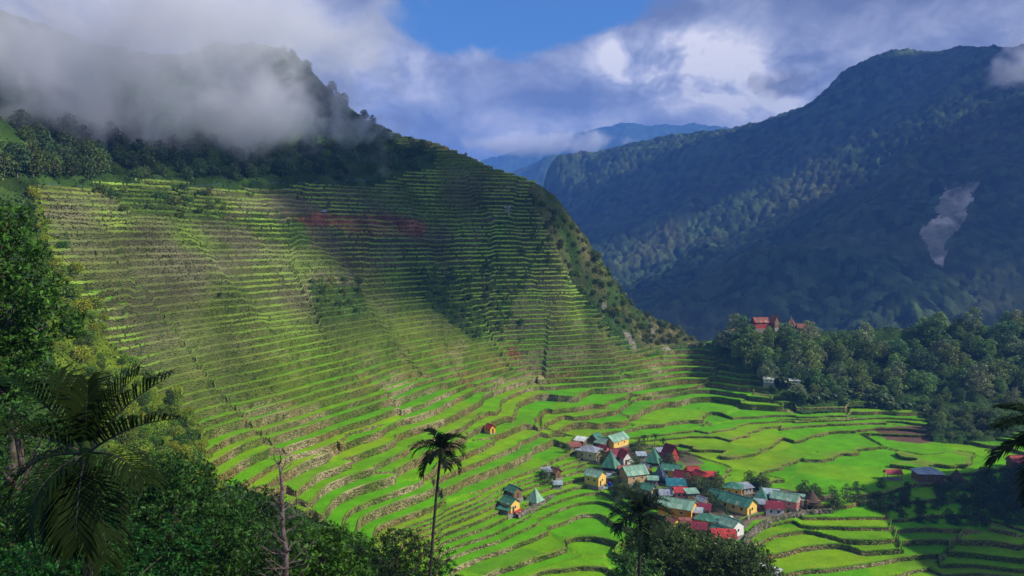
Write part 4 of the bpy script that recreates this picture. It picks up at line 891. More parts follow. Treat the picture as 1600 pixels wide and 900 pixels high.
def wall_mat(name, col, plank=3.0):
    m, N, b = new_mat(name); P = N.n('ShaderNodeTexCoord').outputs['Object']; n = N.noise(P, 1.4, 5, 0.65); sp = N.n('ShaderNodeSeparateXYZ'); N.l(P, sp.inputs[0])
    seam = N.math('SINE', N.math('MULTIPLY', sp.outputs[2], plank * 6.0)); f = N.math('ADD', N.math('MULTIPLY', n, 0.7), N.math('MULTIPLY', N.smooth(seam, -1.0, -0.6), 0.25)); f = N.math('ADD', f, 0.42)
    sc = N.vmath('SCALE', (col[0], col[1], col[2])); N.l(f, sc.inputs[3]); N.l(sc.outputs[0], b.inputs['Base Color'])
    bp = N.n('ShaderNodeBump'); bp.inputs['Strength'].default_value = 0.4; bp.inputs['Distance'].default_value = 0.04; N.l(seam, bp.inputs['Height']); N.l(bp.outputs[0], b.inputs['Normal']); return m
WM = {'yellow': wall_mat('yellow_wall', (0.80, 0.52, 0.13)), 'orange': wall_mat('orange_wall', (0.86, 0.42, 0.04)), 'cream': wall_mat('cream_wall', (0.74, 0.62, 0.36)), 'brown': wall_mat('brown_wall', (0.20, 0.12, 0.07)), 'tan': wall_mat('tan_wall', (0.50, 0.34, 0.17)),
      'white': wall_mat('white_wall', (0.75, 0.74, 0.70)), 'grey': wall_mat('grey_wall', (0.30, 0.29, 0.27)), 'pink': wall_mat('pink_wall', (0.70, 0.25, 0.22)), 'dark': wall_mat('dark_wall', (0.07, 0.055, 0.045)), 'red': wall_mat('red_wall', (0.45, 0.06, 0.05))}
def plain(name, c, r=0.7):
    m, N, b = new_mat(name); b.inputs['Base Color'].default_value = (*c, 1); b.inputs['Roughness'].default_value = r; return m
M_glass = plain('dark_pane', (0.02, 0.025, 0.03), 0.15); M_trim = plain('pale_trim', (0.62, 0.60, 0.55)); M_greentrim = plain('green_trim', (0.05, 0.28, 0.10)); M_door = plain('door_wood', (0.10, 0.06, 0.035)); M_stone = wall_mat('stone_base', (0.24, 0.22, 0.19), 2.0); M_blue = plain('blue_tarpaulin', (0.01, 0.03, 0.62), 0.5)
M_stonew, _N, _b = new_mat('dry_stone')
def _stone():
    N = _N; P = N.n('ShaderNodeTexCoord').outputs['Object']; vo = N.n('ShaderNodeTexVoronoi'); N.l(P, vo.inputs['Vector']); vo.inputs['Scale'].default_value = 2.4
    sp = N.n('ShaderNodeSeparateColor'); N.l(vo.outputs['Color'], sp.inputs[0]); f = N.math('MULTIPLY', N.math('ADD', N.math('MULTIPLY', sp.outputs[0], 1.2), 0.3), N.smooth(vo.outputs['Distance'], 0.3, 0.65, 1.0, 0.3))
    sc = N.vmath('SCALE', (0.26, 0.22, 0.17)); N.l(f, sc.inputs[3]); N.l(N.mix(N.smooth(N.noise(P, 0.4, 5, 0.7), 0.52, 0.62), sc.outputs[0], (0.05, 0.09, 0.015, 1)), _b.inputs['Base Color'])
_stone()
def box(x0, x1, y0, y1, z0, z1):
    V = [(x0, y0, z0), (x1, y0, z0), (x1, y1, z0), (x0, y1, z0), (x0, y0, z1), (x1, y0, z1), (x1, y1, z1), (x0, y1, z1)]
    return V, [[0, 3, 2, 1], [4, 5, 6, 7], [0, 1, 5, 4], [1, 2, 6, 5], [2, 3, 7, 6], [3, 0, 4, 7]]
def solid(name, parts, mat, parent, run=None):
    V, F = join(parts); o = obj_from(name, V, F, mat, parent=parent)
    if run is not None:
        at = o.data.attributes.new('run', 'FLOAT', 'POINT'); at.data.foreach_set('value', np.array([run(p) for p in V], dtype=np.float32))
    return o
def slab(quad, t):
    """a sheet of roofing with thickness t below a quad"""
    q = np.array(quad, float); n = np.cross(q[1] - q[0], q[2] - q[0]); n /= np.linalg.norm(n); n = n if n[2] > 0 else -n; lo = q - n * t; k = len(q); V = list(q) + list(lo)
    return V, [list(range(k)), list(range(2 * k - 1, k - 1, -1))] + [[i, i + k, (i + 1) % k + k, (i + 1) % k] for i in range(k)]
def house(u, v, kind, L, W, h, rh, yaw, roof, wall, lab, stilt=0.0, trim=False, name=None, cat='house', wins=2, gable_green=False, base=True, dz=0.0):
    """L along local x, W along local y; local -y and +x are the sides that face the viewer as a rule"""
    p = hit(u, v); x, y, z = p; root = bpy.data.objects.new(name or {'gable': 'gabled_house', 'hip': 'hipped_house', 'pyramid': 'pyramid_roof_hut', 'shed': 'shed', 'thatch': 'thatched_hut', 'open': 'open_shelter'}[kind], None); COL.objects.link(root); tag(root, lab, cat, 'houses of the village')
    root.location = (x, y, z + 0.05 + dz); root.rotation_euler = (0, 0, R(yaw)); L *= 0.9; W *= 0.9; a, b = L / 2, W / 2; s = stilt; o = 0.55
    if base and not stilt: solid('stone_base', [box(-a - 0.35, a + 0.35, -b - 0.35, b + 0.35, -3.5, 0.25)], M_stone, root)
    if stilt or kind == 'open':
        for sx in (-1, 1):
            for sy in (-1, 1): solid('post', [tube([(sx * (a - 0.25), sy * (b - 0.25), -3), (sx * (a - 0.25), sy * (b - 0.25), (s if stilt else h))], [0.16, 0.13], 7)], M_bark, root)
    z0 = s if stilt else 0.25; z1 = z0 + h
    if kind in ('gable', 'hip', 'shed'):
        gx = 0 if kind == 'gable' else None
        V, F = box(-a, a, -b, b, z0, z1)
        if kind == 'gable': V += [(-a, 0, z1 + rh), (a, 0, z1 + rh)]; F = [[0, 3, 2, 1], [0, 1, 5, 4], [2, 3, 7, 6], [1, 2, 6, 9, 5], [3, 0, 4, 8, 7], [4, 5, 9, 8], [6, 7, 8, 9]]
        if kind == 'shed': V[6] = (a, b, z1 + rh); V[7] = (-a, b, z1 + rh)
        solid('wall', [(V, F)], WM[wall], root)
        if s: solid('floor', [box(-a - 0.2, a + 0.2, -b - 0.2, b + 0.2, z0 - 0.25, z0 - 0.01)], M_bark, root)
        if kind == 'gable':
            sl = rh / b; e = b + o; t = 0.09; ze = z1 - sl * o + 0.12; zr = z1 + rh + 0.12
            solid('roof', [slab([(-a - o, -e, ze), (a + o, -e, ze), (a + o, 0.02, zr), (-a - o, 0.02, zr)], t), slab([(a + o, e, ze), (-a - o, e, ze), (-a - o, -0.02, zr), (a + o, -0.02, zr)], t)], RM[roof], root, lambda q: q[0])
            solid('ridge_cap', [box(-a - o - 0.03, a + o + 0.03, -0.16, 0.16, zr - 0.03, zr + 0.06)], RM[roof], root, lambda q: q[0])
            if trim or gable_green:
                parts = []
                for sx in (-1, 1):
                    xx = sx * (a + o + 0.03)
                    for sy in (-1, 1): parts.append(tube([(xx, sy * e, ze - 0.05), (xx, 0, zr - 0.05)], [0.12, 0.12], 4))
                for q_ in parts: solid('barge_board', [q_], M_trim if not gable_green else M_greentrim, root)
        elif kind == 'shed':
            sl = rh / W; solid('roof', [slab([(-a - o, -b - o, z1 - sl * o + 0.1), (a + o, -b - o, z1 - sl * o + 0.1), (a + o, b + o, z1 + rh + sl * o + 0.1), (-a - o, b + o, z1 + rh + sl * o + 0.1)], 0.09)], RM[roof], root, lambda q: q[0])
        else:
            e = b + o; ae = a + o; c = max(a - b, 0.3); ze = z1 + 0.02; zr = z1 + rh
            A, B, C, D = (-ae, -e, ze), (ae, -e, ze), (ae, e, ze), (-ae, e, ze); P, Q = (-c, 0, zr), (c, 0, zr)
            solid('roof', [([A, B, C, D, P, Q], [[0, 1, 5, 4], [1, 2, 5], [2, 3, 4, 5], [3, 0, 4], [3, 2, 1, 0]])], RM[roof], root, lambda q: q[0] + q[1])
        for side, n_, half, dep in (('y', wins, a, b), ('x', 1 if W > 4 else 0, b, a)):
            for k in range(n_):
                c = (-half + (k + 0.7) * 2 * half / (n_ + 0.4)); ww, wh = 0.36, min(0.42, h * 0.2); zc = z0 + h * 0.55
                if side == 'y': V1 = box(c - ww - .1, c + ww + .1, -dep - 0.05, -dep + 0.02, zc - wh - .1, zc + wh + .1); V2 = box(c - ww, c + ww, -dep - 0.07, -dep - 0.02, zc - wh, zc + wh)
                else: V1 = box(dep - 0.02, dep + 0.05, c - ww - .1, c + ww + .1, zc - wh - .1, zc + wh + .1); V2 = box(dep + 0.02, dep + 0.07, c - ww, c + ww, zc - wh, zc + wh)
                f = solid('window', [V1], M_greentrim if gable_green else M_trim, root); solid('pane', [V2], M_glass, f)
        dc = -b * 0.45 if W > 4 else 0
        d_ = solid('door', [box(a - 0.02, a + 0.06, dc - 0.5, dc + 0.5, z0, z0 + min(2.0, h * 0.85))], M_door, root); solid('handle', [box(a + 0.06, a + 0.1, dc + 0.3, dc + 0.38, z0 + 0.9, z0 + 1.0)], M_trim, d_)
    elif kind in ('pyramid', 'thatch'):
        solid('wall', [box(-a * 0.8, a * 0.8, -b * 0.8, b * 0.8, z0, z0 + h + 0.3)], WM[wall], root); t = 0.18 if kind == 'pyramid' else 0.35
        solid('door', [box(a * 0.8 - 0.02, a * 0.8 + 0.06, -0.4, 0.4, z0, z0 + h * 0.8)], M_door, root)
        zt_ = z0 + h + rh; ze = z0 + h * 0.75; r_ = 0.1
        if kind == 'pyramid': ring = [(-a, -b), (a, -b), (a, b), (-a, b)]
        else: ring = [(a * math.cos(i * math.pi / 6) * (1 + 0.04 * math.sin(i * 5)), b * math.sin(i * math.pi / 6) * (1 + 0.04 * math.cos(i * 3))) for i in range(12)]
        n = len(ring); V = [(p_[0], p_[1], ze) for p_ in ring] + [(p_[0] * 0.93, p_[1] * 0.93, ze - t) for p_ in ring] + [(p_[0] * 0.52, p_[1] * 0.52, ze + (zt_ - ze) * 0.45) for p_ in ring] + [(0, 0, zt_)]
        F = [[i, (i + 1) % n, 2 * n + (i + 1) % n, 2 * n + i] for i in range(n)] + [[2 * n + i, 2 * n + (i + 1) % n, 3 * n] for i in range(n)] + [[n + i, n + (i + 1) % n, (i + 1) % n, i] for i in range(n)] + [list(range(2 * n - 1, n - 1, -1))]
        solid('roof', [(V, F)], RM[roof], root, lambda q: math.atan2(q[1], q[0]) * 3)
        solid('finial', [tube([(0, 0, zt_ - 0.2), (0, 0, zt_ + 0.5)], [0.12, 0.04], 6)], M_trim if kind == 'pyramid' else M_bark, root)
    elif kind == 'open':
        solid('roof', [slab([(-a - .3, -b - .3, h), (a + .3, -b - .3, h), (a + .3, 0.02, h + rh), (-a - .3, 0.02, h + rh)], 0.09), slab([(a + .3, b + .3, h), (-a - .3, b + .3, h), (-a - .3, -0.02, h + rh), (a + .3, -0.02, h + rh)], 0.09)], RM[roof], root, lambda q: q[0])
        solid('floor', [box(-a, a, -b, b, 0.0, 0.3)], M_stone, root)
    return root
HOUSES = [
 (962, 700, 'gable', 13, 7, 3.2, 2.2, 47, 'pale_green', 'yellow', 'long house with pale green roof and yellow wall at the top of the village'),
 (942, 700, 'gable', 6, 6, 2.6, 2.0, -43, 'pale_green', 'brown', 'brown gabled annex in front of the topmost long house'),
 (931, 694, 'gable', 5, 4, 2.4, 1.5, 47, 'green', 'brown', 'small brown shed with green roof left of the topmost long house'),
 (907, 696, 'shed', 5, 4, 3.0, 0.8, -30, 'white', 'brown', 'small shed with whitish flat roof at the upper left of the village'),
 (898, 704, 'shed', 5.5, 4, 2.2, 1.0, 20, 'rust', 'grey', 'brown rusty shack at the upper left edge of the village'),
 (921, 718, 'hip', 10, 7.5, 3.6, 2.0, -30, 'grey', 'cream', 'large house with grey blue hipped roof and cream walls on the left of the village'),
 (943, 717, 'gable', 4.5, 4.5, 3.4, 1.4, -40, 'dark_red', 'pink', 'small pink and white house right of the grey roofed house'),
 (954, 738, 'pyramid', 7.4, 7.4, 2.0, 6.0, -25, 'green', 'dark', 'big steep green pyramid roof hut in the upper village'),
 (966, 722, 'gable', 8, 6, 2.8, 2.6, 10, 'dark_red', 'red', 'dark red roofed house behind the big green pyramid roof'),
 (977, 726, 'gable', 6, 5, 3.0, 2.6, -70, 'bright_red', 'white', 'bright red gabled house with white front beside the dark red roofed house'),
 (990, 752, 'gable', 10, 8, 3.2, 2.6, 20, 'pale_green', 'tan', 'wide house with pale green two part roof in the middle of the upper village'),
 (930, 759, 'gable', 7.5, 6, 3.8, 1.8, -40, 'pale_green', 'yellow', 'tall yellow house with pale roof at the left end of the upper village'),
 (1021, 728, 'pyramid', 7.2, 7.2, 1.8, 5.2, -25, 'green', 'dark', 'steep green pyramid roof hut left of the red steep roof'),
 (1047, 722, 'gable', 6, 5.5, 3.0, 4.0, -55, 'dark_red', 'red', 'house with steep dark red roof at the top right of the village'),
 (1035, 716, 'shed', 5, 4, 2.4, 0.8, 10, 'grey', 'brown', 'grey shack behind the steep dark red roof'),
 (1030, 752, 'pyramid', 6.4, 6.4, 2.0, 4.6, -25, 'navy', 'dark', 'dark navy pyramid roof hut in the middle of the village'),
 (1049, 744, 'gable', 8, 6, 2.8, 1.6, -20, 'green', 'orange', 'green roofed house with orange end wall below the steep red roof'),
 (1020, 760, 'shed', 4, 3, 2.4, 0.6, -10, 'pale_green', 'grey', 'small shed with pale flat roof left of the teal roof'),
 (1082, 746, 'gable', 5, 4.5, 2.6, 1.6, 10, 'red', 'red', 'red roofed house at the upper right edge of the village by the rice'),
 (1094, 753, 'gable', 5, 4, 2.4, 1.5, -60, 'bright_red', 'pink', 'small bright red gabled house in the row of three red roofs'),
 (1109, 756, 'shed', 5.5, 3.5, 2.4, 0.9, 5, 'bright_red', 'brown', 'low red shed roof at the right end of the red row'),
 (1066, 758, 'gable', 6, 5, 2.6, 2.2, -30, 'dark_red', 'red', 'dark red roofed house right of the navy pyramid roof'),
 (1056, 770, 'shed', 7.5, 5, 3.2, 1.2, -5, 'teal', 'white', 'house with teal blue roof in the centre of the village'),
 (1064, 781, 'shed', 5, 3.5, 2.2, 0.8, -5, 'bright_red', 'pink', 'small red lean-to below the teal roof'),
 (1058, 808, 'gable', 13.5, 8, 3.6, 2.2, -28, 'pale_green', 'orange', 'long house with light green roof and bright orange end wall on the left', {'stilt': 1.4}),
 (1153, 797, 'gable', 13, 7, 3.2, 2.3, -48, 'green', 'yellow', 'large yellow house with long green roof and green trimmed gable', {'gable_green': True, 'wins': 3}),
 (1146, 773, 'hip', 7, 6, 3.0, 1.7, -20, 'green', 'orange', 'orange walled house with green hipped roof behind the large yellow house'),
 (1165, 770, 'shed', 4.5, 4, 2.2, 0.8, 20, 'grey', 'grey', 'grey shack right of the orange house with the hipped roof'),
 (1189, 787, 'pyramid', 6.6, 6.6, 1.8, 4.4, -25, 'green', 'dark', 'green pyramid roof hut right of the large yellow house'),
 (1204, 782, 'shed', 6, 4.5, 2.8, 0.9, -20, 'blue_grey', 'white', 'shed with bluish white roof between pyramid roof and long pale roof'),
 (1228, 792, 'gable', 10.5, 6.5, 3.0, 1.8, -35, 'pale_green', 'pink', 'long house with pale green roof and pink end wall at the right of the village'),
 (1246, 790, 'shed', 5, 4, 2.4, 0.8, -20, 'pale_green', 'cream', 'small annex with pale green roof beside the brown hut'),
 (1209, 802, 'shed', 7, 4.5, 2.5, 1.2, -8, 'dark_red', 'white', 'small house with crimson roof and white wall on the stone rim'),
 (1268, 794, 'thatch', 7, 7, 1.4, 3.6, 0, 'thatch', 'brown', 'brown thatched hut at the right end of the village', {'stilt': 0.9}),
 (1106, 823, 'hip', 8.5, 6.5, 3.2, 1.6, -30, 'green', 'orange', 'orange house with green hipped roof above the two red roofs'),
 (1097, 806, 'shed', 6, 4, 2.4, 0.8, -20, 'dark_red', 'brown', 'dark red roof just behind the orange hipped house'),
 (1097, 794, 'gable', 4, 3.5, 3.0, 1.0, -50, 'grey', 'cream', 'small cream hut among the trees left of the yellow house'),
 (1088, 838, 'shed', 7, 4, 2.6, 1.0, -15, 'dark_red', 'tan', 'long crimson shed roof at the lower left of the village'),
 (1142, 838, 'gable', 7, 6, 3.6, 1.8, -55, 'pale_green', 'white', 'house with pale green gable roof at the bottom of the village'),
 (1131, 853, 'shed', 8, 4.5, 3.0, 1.2, -8, 'bright_red', 'white', 'bright red roofed house at the very bottom of the village'),
 (1133, 874, 'shed', 5, 3.5, 1.6, 0.4, 10, 'pale_green', 'grey', 'low pale green shed roof below the red roofed house'),
 (1051, 829, 'gable', 4, 3.5, 3.0, 1.0, -50, 'rust', 'yellow', 'small yellow shed below the long light green roof'),
 (1031, 826, 'thatch', 5, 5, 1.0, 1.6, 0, 'thatch', 'tan', 'low round tan thatched hut near the dark palm'),
 (975, 742, 'shed', 4.5, 3.5, 2.4, 0.8, 15, 'rust', 'grey', 'rusty shack between the big green pyramid and the wide pale green house'),
 (1008, 742, 'gable', 4.5, 4, 2.2, 1.2, -50, 'grey', 'brown', 'small brown hut between the wide house and the navy pyramid roof'),
 (1002, 722, 'shed', 4, 3.5, 2.2, 0.7, 0, 'blue_grey', 'grey', 'little bluish roof left of the upper green pyramid roof'),
 (946, 752, 'shed', 4, 3, 2.2, 0.7, -20, 'grey', 'brown', 'grey lean-to right of the tall yellow house'),
 (1012, 772, 'gable', 5, 4, 2.4, 1.4, -30, 'green', 'tan', 'small tan hut with green roof behind the dark palm'),
 (1080, 782, 'shed', 4.5, 3.5, 2.2, 0.7, 10, 'pale_green', 'brown', 'small pale green roof among the trees of the village centre'),
 (1040, 782, 'shed', 4.5, 3.5, 2.4, 0.8, -10, 'grey', 'grey', 'grey roofed shack left of the small red lean-to'),
 (1118, 782, 'gable', 4.5, 4, 2.4, 1.4, -45, 'green', 'brown', 'small green roofed hut left of the large yellow house'),
 (1088, 812, 'shed', 4, 3, 2.2, 0.7, -20, 'blue_grey', 'white', 'small whitish shed right of the orange end wall'),
 (1122, 842, 'gable', 4.5, 3.5, 2.4, 1.2, -50, 'green', 'brown', 'small green roof between the two lower red roofs'),
 (1072, 826, 'shed', 4, 3, 2.2, 0.7, 0, 'rust', 'brown', 'rusty shack below the long light green roof'),
 (1186, 797, 'shed', 4, 3, 2.0, 0.7, -20, 'grey', 'brown', 'small grey shack in front of the right green pyramid roof'),
 (803, 779, 'gable', 5.2, 4.4, 2.8, 1.4, -50, 'green', 'brown', 'brown hut with green roof, uppermost of the cluster on the left terraces'),
 (797, 799, 'gable', 6, 5, 3.4, 1.5, -45, 'green', 'yellow', 'yellow hut with green roof, tallest of the cluster on the left terraces'),
 (789, 803, 'shed', 5, 3, 1.6, 0.6, -35, 'green', 'brown', 'low green lean-to left of the yellow hut on the left terraces'),
 (805, 804, 'shed', 3.5, 3, 1.6, 0.4, -40, 'bright_red', 'pink', 'small pink hut at the foot of the yellow hut'),
 (836, 786, 'pyramid', 6, 6, 1.4, 4.6, -35, 'pale_green', 'white', 'pale green and white pyramid roof hut alone on the left terraces'),
 (868, 749, 'gable', 4, 3.5, 2.4, 1.4, -50, 'rust', 'brown', 'reddish shack, right one of the ruins left of the village'),
 (857, 746, 'shed', 4.5, 3.5, 2.6, 0.8, 30, 'grey', 'dark', 'dark grey shack, left one of the ruins left of the village'),
 (871, 762, 'shed', 3.5, 3, 1.6, 0.5, 0, 'blue_grey', 'grey', 'small shack with bluish roof below the reddish shack'),
 (766, 675, 'gable', 4, 3, 2.4, 1.2, -50, 'bright_red', 'orange', 'lone red roofed hut in the middle of the terraces'),
 (1395, 750, 'open', 7, 4, 2.4, 1.8, 0, 'red', 'brown', 'open shelter with red roof on posts by the flat rice field'),
 (1449, 753, 'hip', 11, 8, 3.4, 2.0, -5, 'blue_grey', 'brown', 'large house with grey hipped roof on the right mound'),
 (1494, 753, 'thatch', 7.5, 7.5, 1.5, 3.8, 0, 'thatch', 'brown', 'brown thatched hut right of the large grey roofed house'),
 (1592, 733, 'gable', 9, 6, 3.0, 2.2, 0, 'red', 'brown', 'red roofed house at the right edge of the picture'),
 (1158, 527, 'shed', 14, 6, 3.6, 0.8, 0, 'rust', 'dark', 'long low lodge on top of the right hill'),
 (1190, 517, 'gable', 12, 7, 4.0, 2.6, 8, 'rust', 'red', 'red roofed lodge on top of the right hill, highest of its row'),
 (1210, 517, 'gable', 4.5, 4.5, 4.4, 3.6, -60, 'rust', 'brown', 'narrow rust red gable right of the highest lodge'),
 (1236, 521, 'pyramid', 6, 6, 3.0, 4.0, -25, 'rust', 'brown', 'pointed rust red roof hut among trees on the right hill'),
 (1255, 526, 'gable', 8, 6, 3.0, 2.6, -10, 'rust', 'brown', 'rusty roofed hut at the right end of the hilltop row'),
 (1201, 600, 'shed', 6, 3.5, 2.0, 0.9, -15, 'white', 'white', 'small white shed at the foot of the wooded hill, left one of two'),
 (1240, 604, 'shed', 6, 3.5, 2.0, 0.6, 0, 'white', 'white', 'small white shed at the foot of the wooded hill, right one of two'),
 (506, 332, 'gable', 2.2, 2, 1.4, 0.7, 0, 'grey', 'grey', 'tiny grey hut on the high terraces above the red landslip'),
 (793, 329, 'gable', 3, 2, 1.0, 0.7, 0, 'grey', 'grey', 'tiny grey hut high on the terraces near the ridge'),
 (1200, 896, 'shed', 8, 3, 0.9, 0.3, -45, 'white', 'grey', 'long pale plank roof among trees at the bottom right of the village'),
]
HPOS = []
for t in HOUSES:
    kw = t[11] if len(t) > 11 else {}
    dz = {1158: 2.2, 1190: 1.5, 1210: 1.5, 1236: 1.5, 1255: 1.5, 1201: 1.0, 1240: 1.0}.get(t[0], 0)
    hh = house(*t[:11], dz=dz, **kw); HPOS.append((hh.location.x, hh.location.y, max(t[3], t[4]) * 0.55))
    if t[0] == 1158:
        solid('tarpaulin', [box(3.4, 7.3, -3.3, -3.06, 0.6, 4.2), box(7.06, 7.3, -3.3, 3.0, 0.6, 4.2)], M_blue, hh); solid('railing', [box(-7, 3.2, -3.35, -3.2, 1.0, 1.12), box(-7, 3.2, -3.35, -3.2, 0.5, 0.6)] + [box(-7 + 2.02 * k, -6.9 + 2.02 * k, -3.33, -3.22, -1, 1.0) for k in range(6)], M_trim, hh)
# ---- the tall stone wall round the foot of the village
def stone_wall(name, pts_px, h, lab):
    P = []; 
    for (u, v) in pts_px:
        q = hit(u, v); P.append(q)
    P = np.array(P); s = np.linspace(0, len(P) - 1, (len(P) - 1) * 14 + 1); X = np.interp(s, range(len(P)), P[:, 0]); Y = np.interp(s, range(len(P)), P[:, 1]); Z = np.interp(s, range(len(P)), P[:, 2])
    g = np.random.default_rng(12); V = []; F = []
    for i in range(len(s)):
        j = min(i + 1, len(s) - 1); k = max(i - 1, 0); t = np.array([X[j] - X[k], Y[j] - Y[k]]); t /= np.linalg.norm(t); n = np.array([t[1], -t[0]]); n = n if n[1] < 0 else -n; r = 0.25 * g.normal(size=5)
        V += [(X[i] + n[0] * 0.9, Y[i] + n[1] * 0.9, Z[i] - 2.5), (X[i] + n[0] * (0.6 + r[0]), Y[i] + n[1] * (0.6 + r[0]), Z[i] + h * 0.4), (X[i] + n[0] * (0.35 + r[1]), Y[i] + n[1] * (0.35 + r[1]), Z[i] + h + 0.3 * r[2]), (X[i] - n[0] * 0.6, Y[i] - n[1] * 0.6, Z[i] + h + 0.3 * r[3]), (X[i] - n[0] * 0.8, Y[i] - n[1] * 0.8, Z[i] - 2)]
    for i in range(len(s) - 1):
        for k in range(4): F.append([i * 5 + k, (i + 1) * 5 + k, (i + 1) * 5 + k + 1, i * 5 + k + 1])
    o = obj_from(name, V, F, M_stonew); tag(o, lab, 'wall', kind='thing'); return o
stone_wall('stone_wall', [(1150, 880), (1160, 862), (1168, 845), (1190, 826), (1225, 812), (1260, 806), (1300, 802)], 1.6, 'tall dry stone wall curving round the lower right foot of the village')
stone_wall('stone_wall', [(808, 812), (830, 800), (850, 788), (864, 775)], 1.4, 'low stone wall below the cluster of huts on the left terraces')
# ---- trees between the houses
vg_p = [make_tree('village_tree', 'green tree between the village houses', 'tree', 190 + i, 6.0, 2.6, 0, 0.42, 85, b, M_leaf, 0.14, 0.2, 10) for i, b in enumerate([(0.055, 0.105, 0.018), (0.085, 0.14, 0.024), (0.040, 0.075, 0.020)])]
def clear(x, y): return all((x - a) ** 2 + (y - b) ** 2 > (r + 1.2) ** 2 for a, b, r in HPOS)
k = 0
for pol, n in [([(885, 690), (905, 715), (880, 712)], 3), ([(980, 695), (1000, 700), (1000, 735), (985, 730)], 11), ([(1060, 700), (1068, 725), (1050, 735), (1040, 732)], 4), ([(1072, 758), (1128, 762), (1130, 800), (1075, 800)], 38), ([(940, 760), (1020, 765), (1020, 800), (960, 790)], 20), ([(900, 705), (915, 725), (895, 722)], 3), ([(935, 725), (950, 722), (945, 745)], 4), ([(1000, 735), (1020, 740), (1015, 765), (1000, 765)], 7), ([(1175, 795), (1245, 797), (1240, 803), (1180, 806)], 6), ([(1240, 772), (1290, 780), (1285, 786)], 5), ([(1060, 812), (1085, 815), (1080, 850), (1010, 838)], 12), ([(850, 735), (885, 750), (880, 775), (845, 770)], 6), ([(1160, 760), (1200, 765), (1195, 772)], 9), ([(1040, 838), (1115, 850), (1120, 900), (1000, 890)], 26), ([(1150, 870), (1200, 872), (1210, 900), (1150, 900)], 8), ([(1290, 770), (1325, 775), (1330, 800), (1290, 800)], 6)]:
    for (x, y, z) in sample_poly(pol, n, 60 + k, 1.8, None):
        if clear(x, y): place(vg_p[k % 3], x, y, z - 0.3, 0.6 + 0.6 * rnd.random(), grp='trees between the village houses')
        k += 1
# ---- odds and ends of the village
def pole(u, v, h, lab):
    p = hit(u, v); root = bpy.data.objects.new('wooden_pole', None); COL.objects.link(root); tag(root, lab, 'pole', 'wooden poles in the village'); root.location = p
    solid('shaft', [tube([(0, 0, -0.5), (0, 0, h)], [0.11, 0.08], 6)], M_palmbark, root); solid('crossarm', [box(-0.7, 0.7, -0.05, 0.05, h - 0.6, h - 0.48)], M_palmbark, root)
for u, v, h, lab in [(1088, 775, 8, 'tall wooden pole left of the trees in the village centre'), (1043, 800, 7, 'wooden pole behind the long light green roof'), (1196, 806, 5, 'wooden pole at the right corner of the large yellow house'), (985, 742, 6, 'wooden pole beside the big green pyramid roof')]: pole(u, v, h, lab)
def tank(u, v, mat, lab):
    p = hit(u, v); root = bpy.data.objects.new('water_tank', None); COL.objects.link(root); tag(root, lab, 'water tank'); root.location = p
    solid('barrel', [tube([(0, 0, 0), (0, 0, 1.5)], [0.75, 0.75], 14), tube([(0, 0, 1.5), (0, 0, 1.8)], [0.75, 0.3], 14)], mat, root); solid('lid', [tube([(0, 0, 1.8), (0, 0, 1.92)], [0.28, 0.28], 10)], M_trim, root)
tank(953, 764, M_blue, 'blue water barrel right of the tall yellow house'); tank(1142, 812, M_trim, 'white water barrel on the bare ground in front of the yellow house')
def laundry(u, v, yaw, lab, cols):
    p = hit(u, v); root = bpy.data.objects.new('clothes_line', None); COL.objects.link(root); tag(root, lab, 'clothes line'); root.location = p; root.rotation_euler.z = R(yaw)
    for s in (-1, 1): solid('post', [tube([(s * 2.6, 0, -0.4), (s * 2.6, 0, 2.1)], [0.06, 0.05], 5)], M_palmbark, root)
    l = solid('line', [tube([(-2.6, 0, 2.0), (0, 0, 1.88), (2.6, 0, 2.0)], [0.015] * 3, 4)], M_trim, root)
    for i, c in enumerate(cols): solid('cloth', [box(-2.2 + i * 0.95, -1.5 + i * 0.95, -0.03, 0.03, 0.95 + 0.1 * (i % 2), 1.9)], plain('cloth_dye', c), root)
laundry(1138, 818, -20, 'clothes line with pale and coloured cloths on the bare ground', [(0.7, 0.7, 0.68), (0.5, 0.08, 0.07), (0.08, 0.15, 0.45), (0.7, 0.65, 0.5)])
laundry(948, 768, 10, 'clothes line with blue and white cloths below the tall yellow house', [(0.1, 0.2, 0.5), (0.7, 0.7, 0.7), (0.3, 0.4, 0.6)])
# ---------------------------------------------------------------- labels that single each plant out
_pc = {}
def px_of(o):
    if o.name in _pc: return _pc[o.name]
    _pc[o.name] = _px(o); return _pc[o.name]
def _px(o):
    l = o.location; u, v = proj(np.array([l.x]), np.array([l.y]), np.array([l.z])); return float(u[0]), float(v[0])
ORD = ['', 'first', 'second', 'third', 'fourth', 'fifth', 'sixth', 'seventh', 'eighth', 'ninth', 'tenth', 'eleventh', 'twelfth', 'thirteenth', 'fourteenth', 'fifteenth', 'sixteenth', 'seventeenth', 'eighteenth', 'nineteenth', 'twentieth']
TENS = {2: 'twenty', 3: 'thirty', 4: 'forty', 5: 'fifty', 6: 'sixty'}
def ordinal(n): return ORD[n] if n <= 20 else (TENS[n // 10] + '-' + ORD[n % 10] if n % 10 else {3: 'thirtieth', 4: 'fortieth', 5: 'fiftieth', 6: 'sixtieth'}[n // 10])
ROWN = ['top', 'second', 'third', 'fourth', 'fifth', 'sixth', 'bottom']
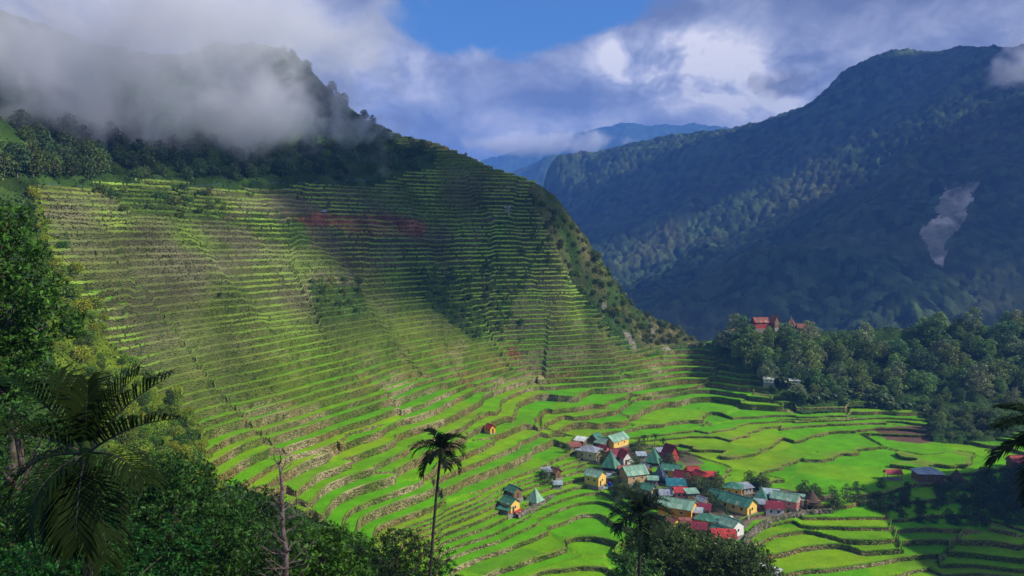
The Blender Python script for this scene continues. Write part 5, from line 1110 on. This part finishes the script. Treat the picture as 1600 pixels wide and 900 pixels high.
def label_rows(group, per_row, text, hue):
    obs = [o for o in scene.objects if o.get('group') == group and o.parent is None]
    obs.sort(key=lambda o: px_of(o)[1]); n = len(obs); rows = max(1, min(7, round(n / per_row))); step = math.ceil(n / rows)
    for r in range(rows):
        row = sorted(obs[r * step:(r + 1) * step], key=lambda o: px_of(o)[0])
        for i, o in enumerate(row):
            nm = ROWN[r] if r < rows - 1 else 'bottom'; k, side = (i + 1, 'left') if i < len(row) / 2 else (len(row) - i, 'right')
            kind = hue.get(o.name.split('.')[0], ''); o['label'] = f"{text} {ordinal(k)} from the {side} in the {nm} row of {kind}".strip()
label_rows('trees of the wood on the right hill', 26, 'broadleaf tree', {'broadleaf_tree': 'the right wood'})
label_rows('trees of the forest above the terraces', 30, 'dark forest tree', {'forest_tree': 'the upper forest'})
label_rows('bushes on the left flank', 16, 'sunlit bush', {'bush': 'the left flank'})
label_rows('shrubs on the overgrown terraces', 26, 'green shrub', {'shrub': 'the overgrown terraces'})
label_rows('shrubs on the side of the ridge', 18, 'olive shrub', {'ridge_shrub': 'the rocky ridge side'})
label_rows('trees on the lower right mound', 20, 'dark leafy tree', {'garden_tree': 'the shaded mound'})
label_rows('bushes beside the bare brown field', 9, 'pale green bush', {'round_bush': 'the brown field edge'})
label_rows('banana plants at the foot of the right hill', 12, 'banana plant', {'banana_plant': 'the hill foot'})
# village trees: named by the nearest house
hs = [o for o in scene.objects if o.get('group') == 'houses of the village']; seen = {}
for o in [o for o in scene.objects if o.get('group') == 'trees between the village houses']:
    u, v = px_of(o); h = min(hs, key=lambda q: (px_of(q)[0] - u) ** 2 + (px_of(q)[1] - v) ** 2); hu, hv = px_of(h)
    side = ('left of' if u < hu else 'right of') if abs(u - hu) > abs(v - hv) else ('behind' if v < hv else 'in front of'); seen.setdefault((h.name, side), []).append((math.hypot(u - hu, v - hv), o, h))
for (hn, side), lst in seen.items():
    lst.sort(key=lambda q: q[0])
    for i, (_, o, h) in enumerate(lst):
        words_ = h['label'].split(); short = ' '.join(words_[:7]); pre = 'green tree nearest' if i == 0 and len(lst) > 1 else ('green tree' if len(lst) == 1 else f'{ordinal(i + 1)} nearest green tree')
        o['label'] = f"{pre} {side} the {short}"
bpy.context.view_layer.update()
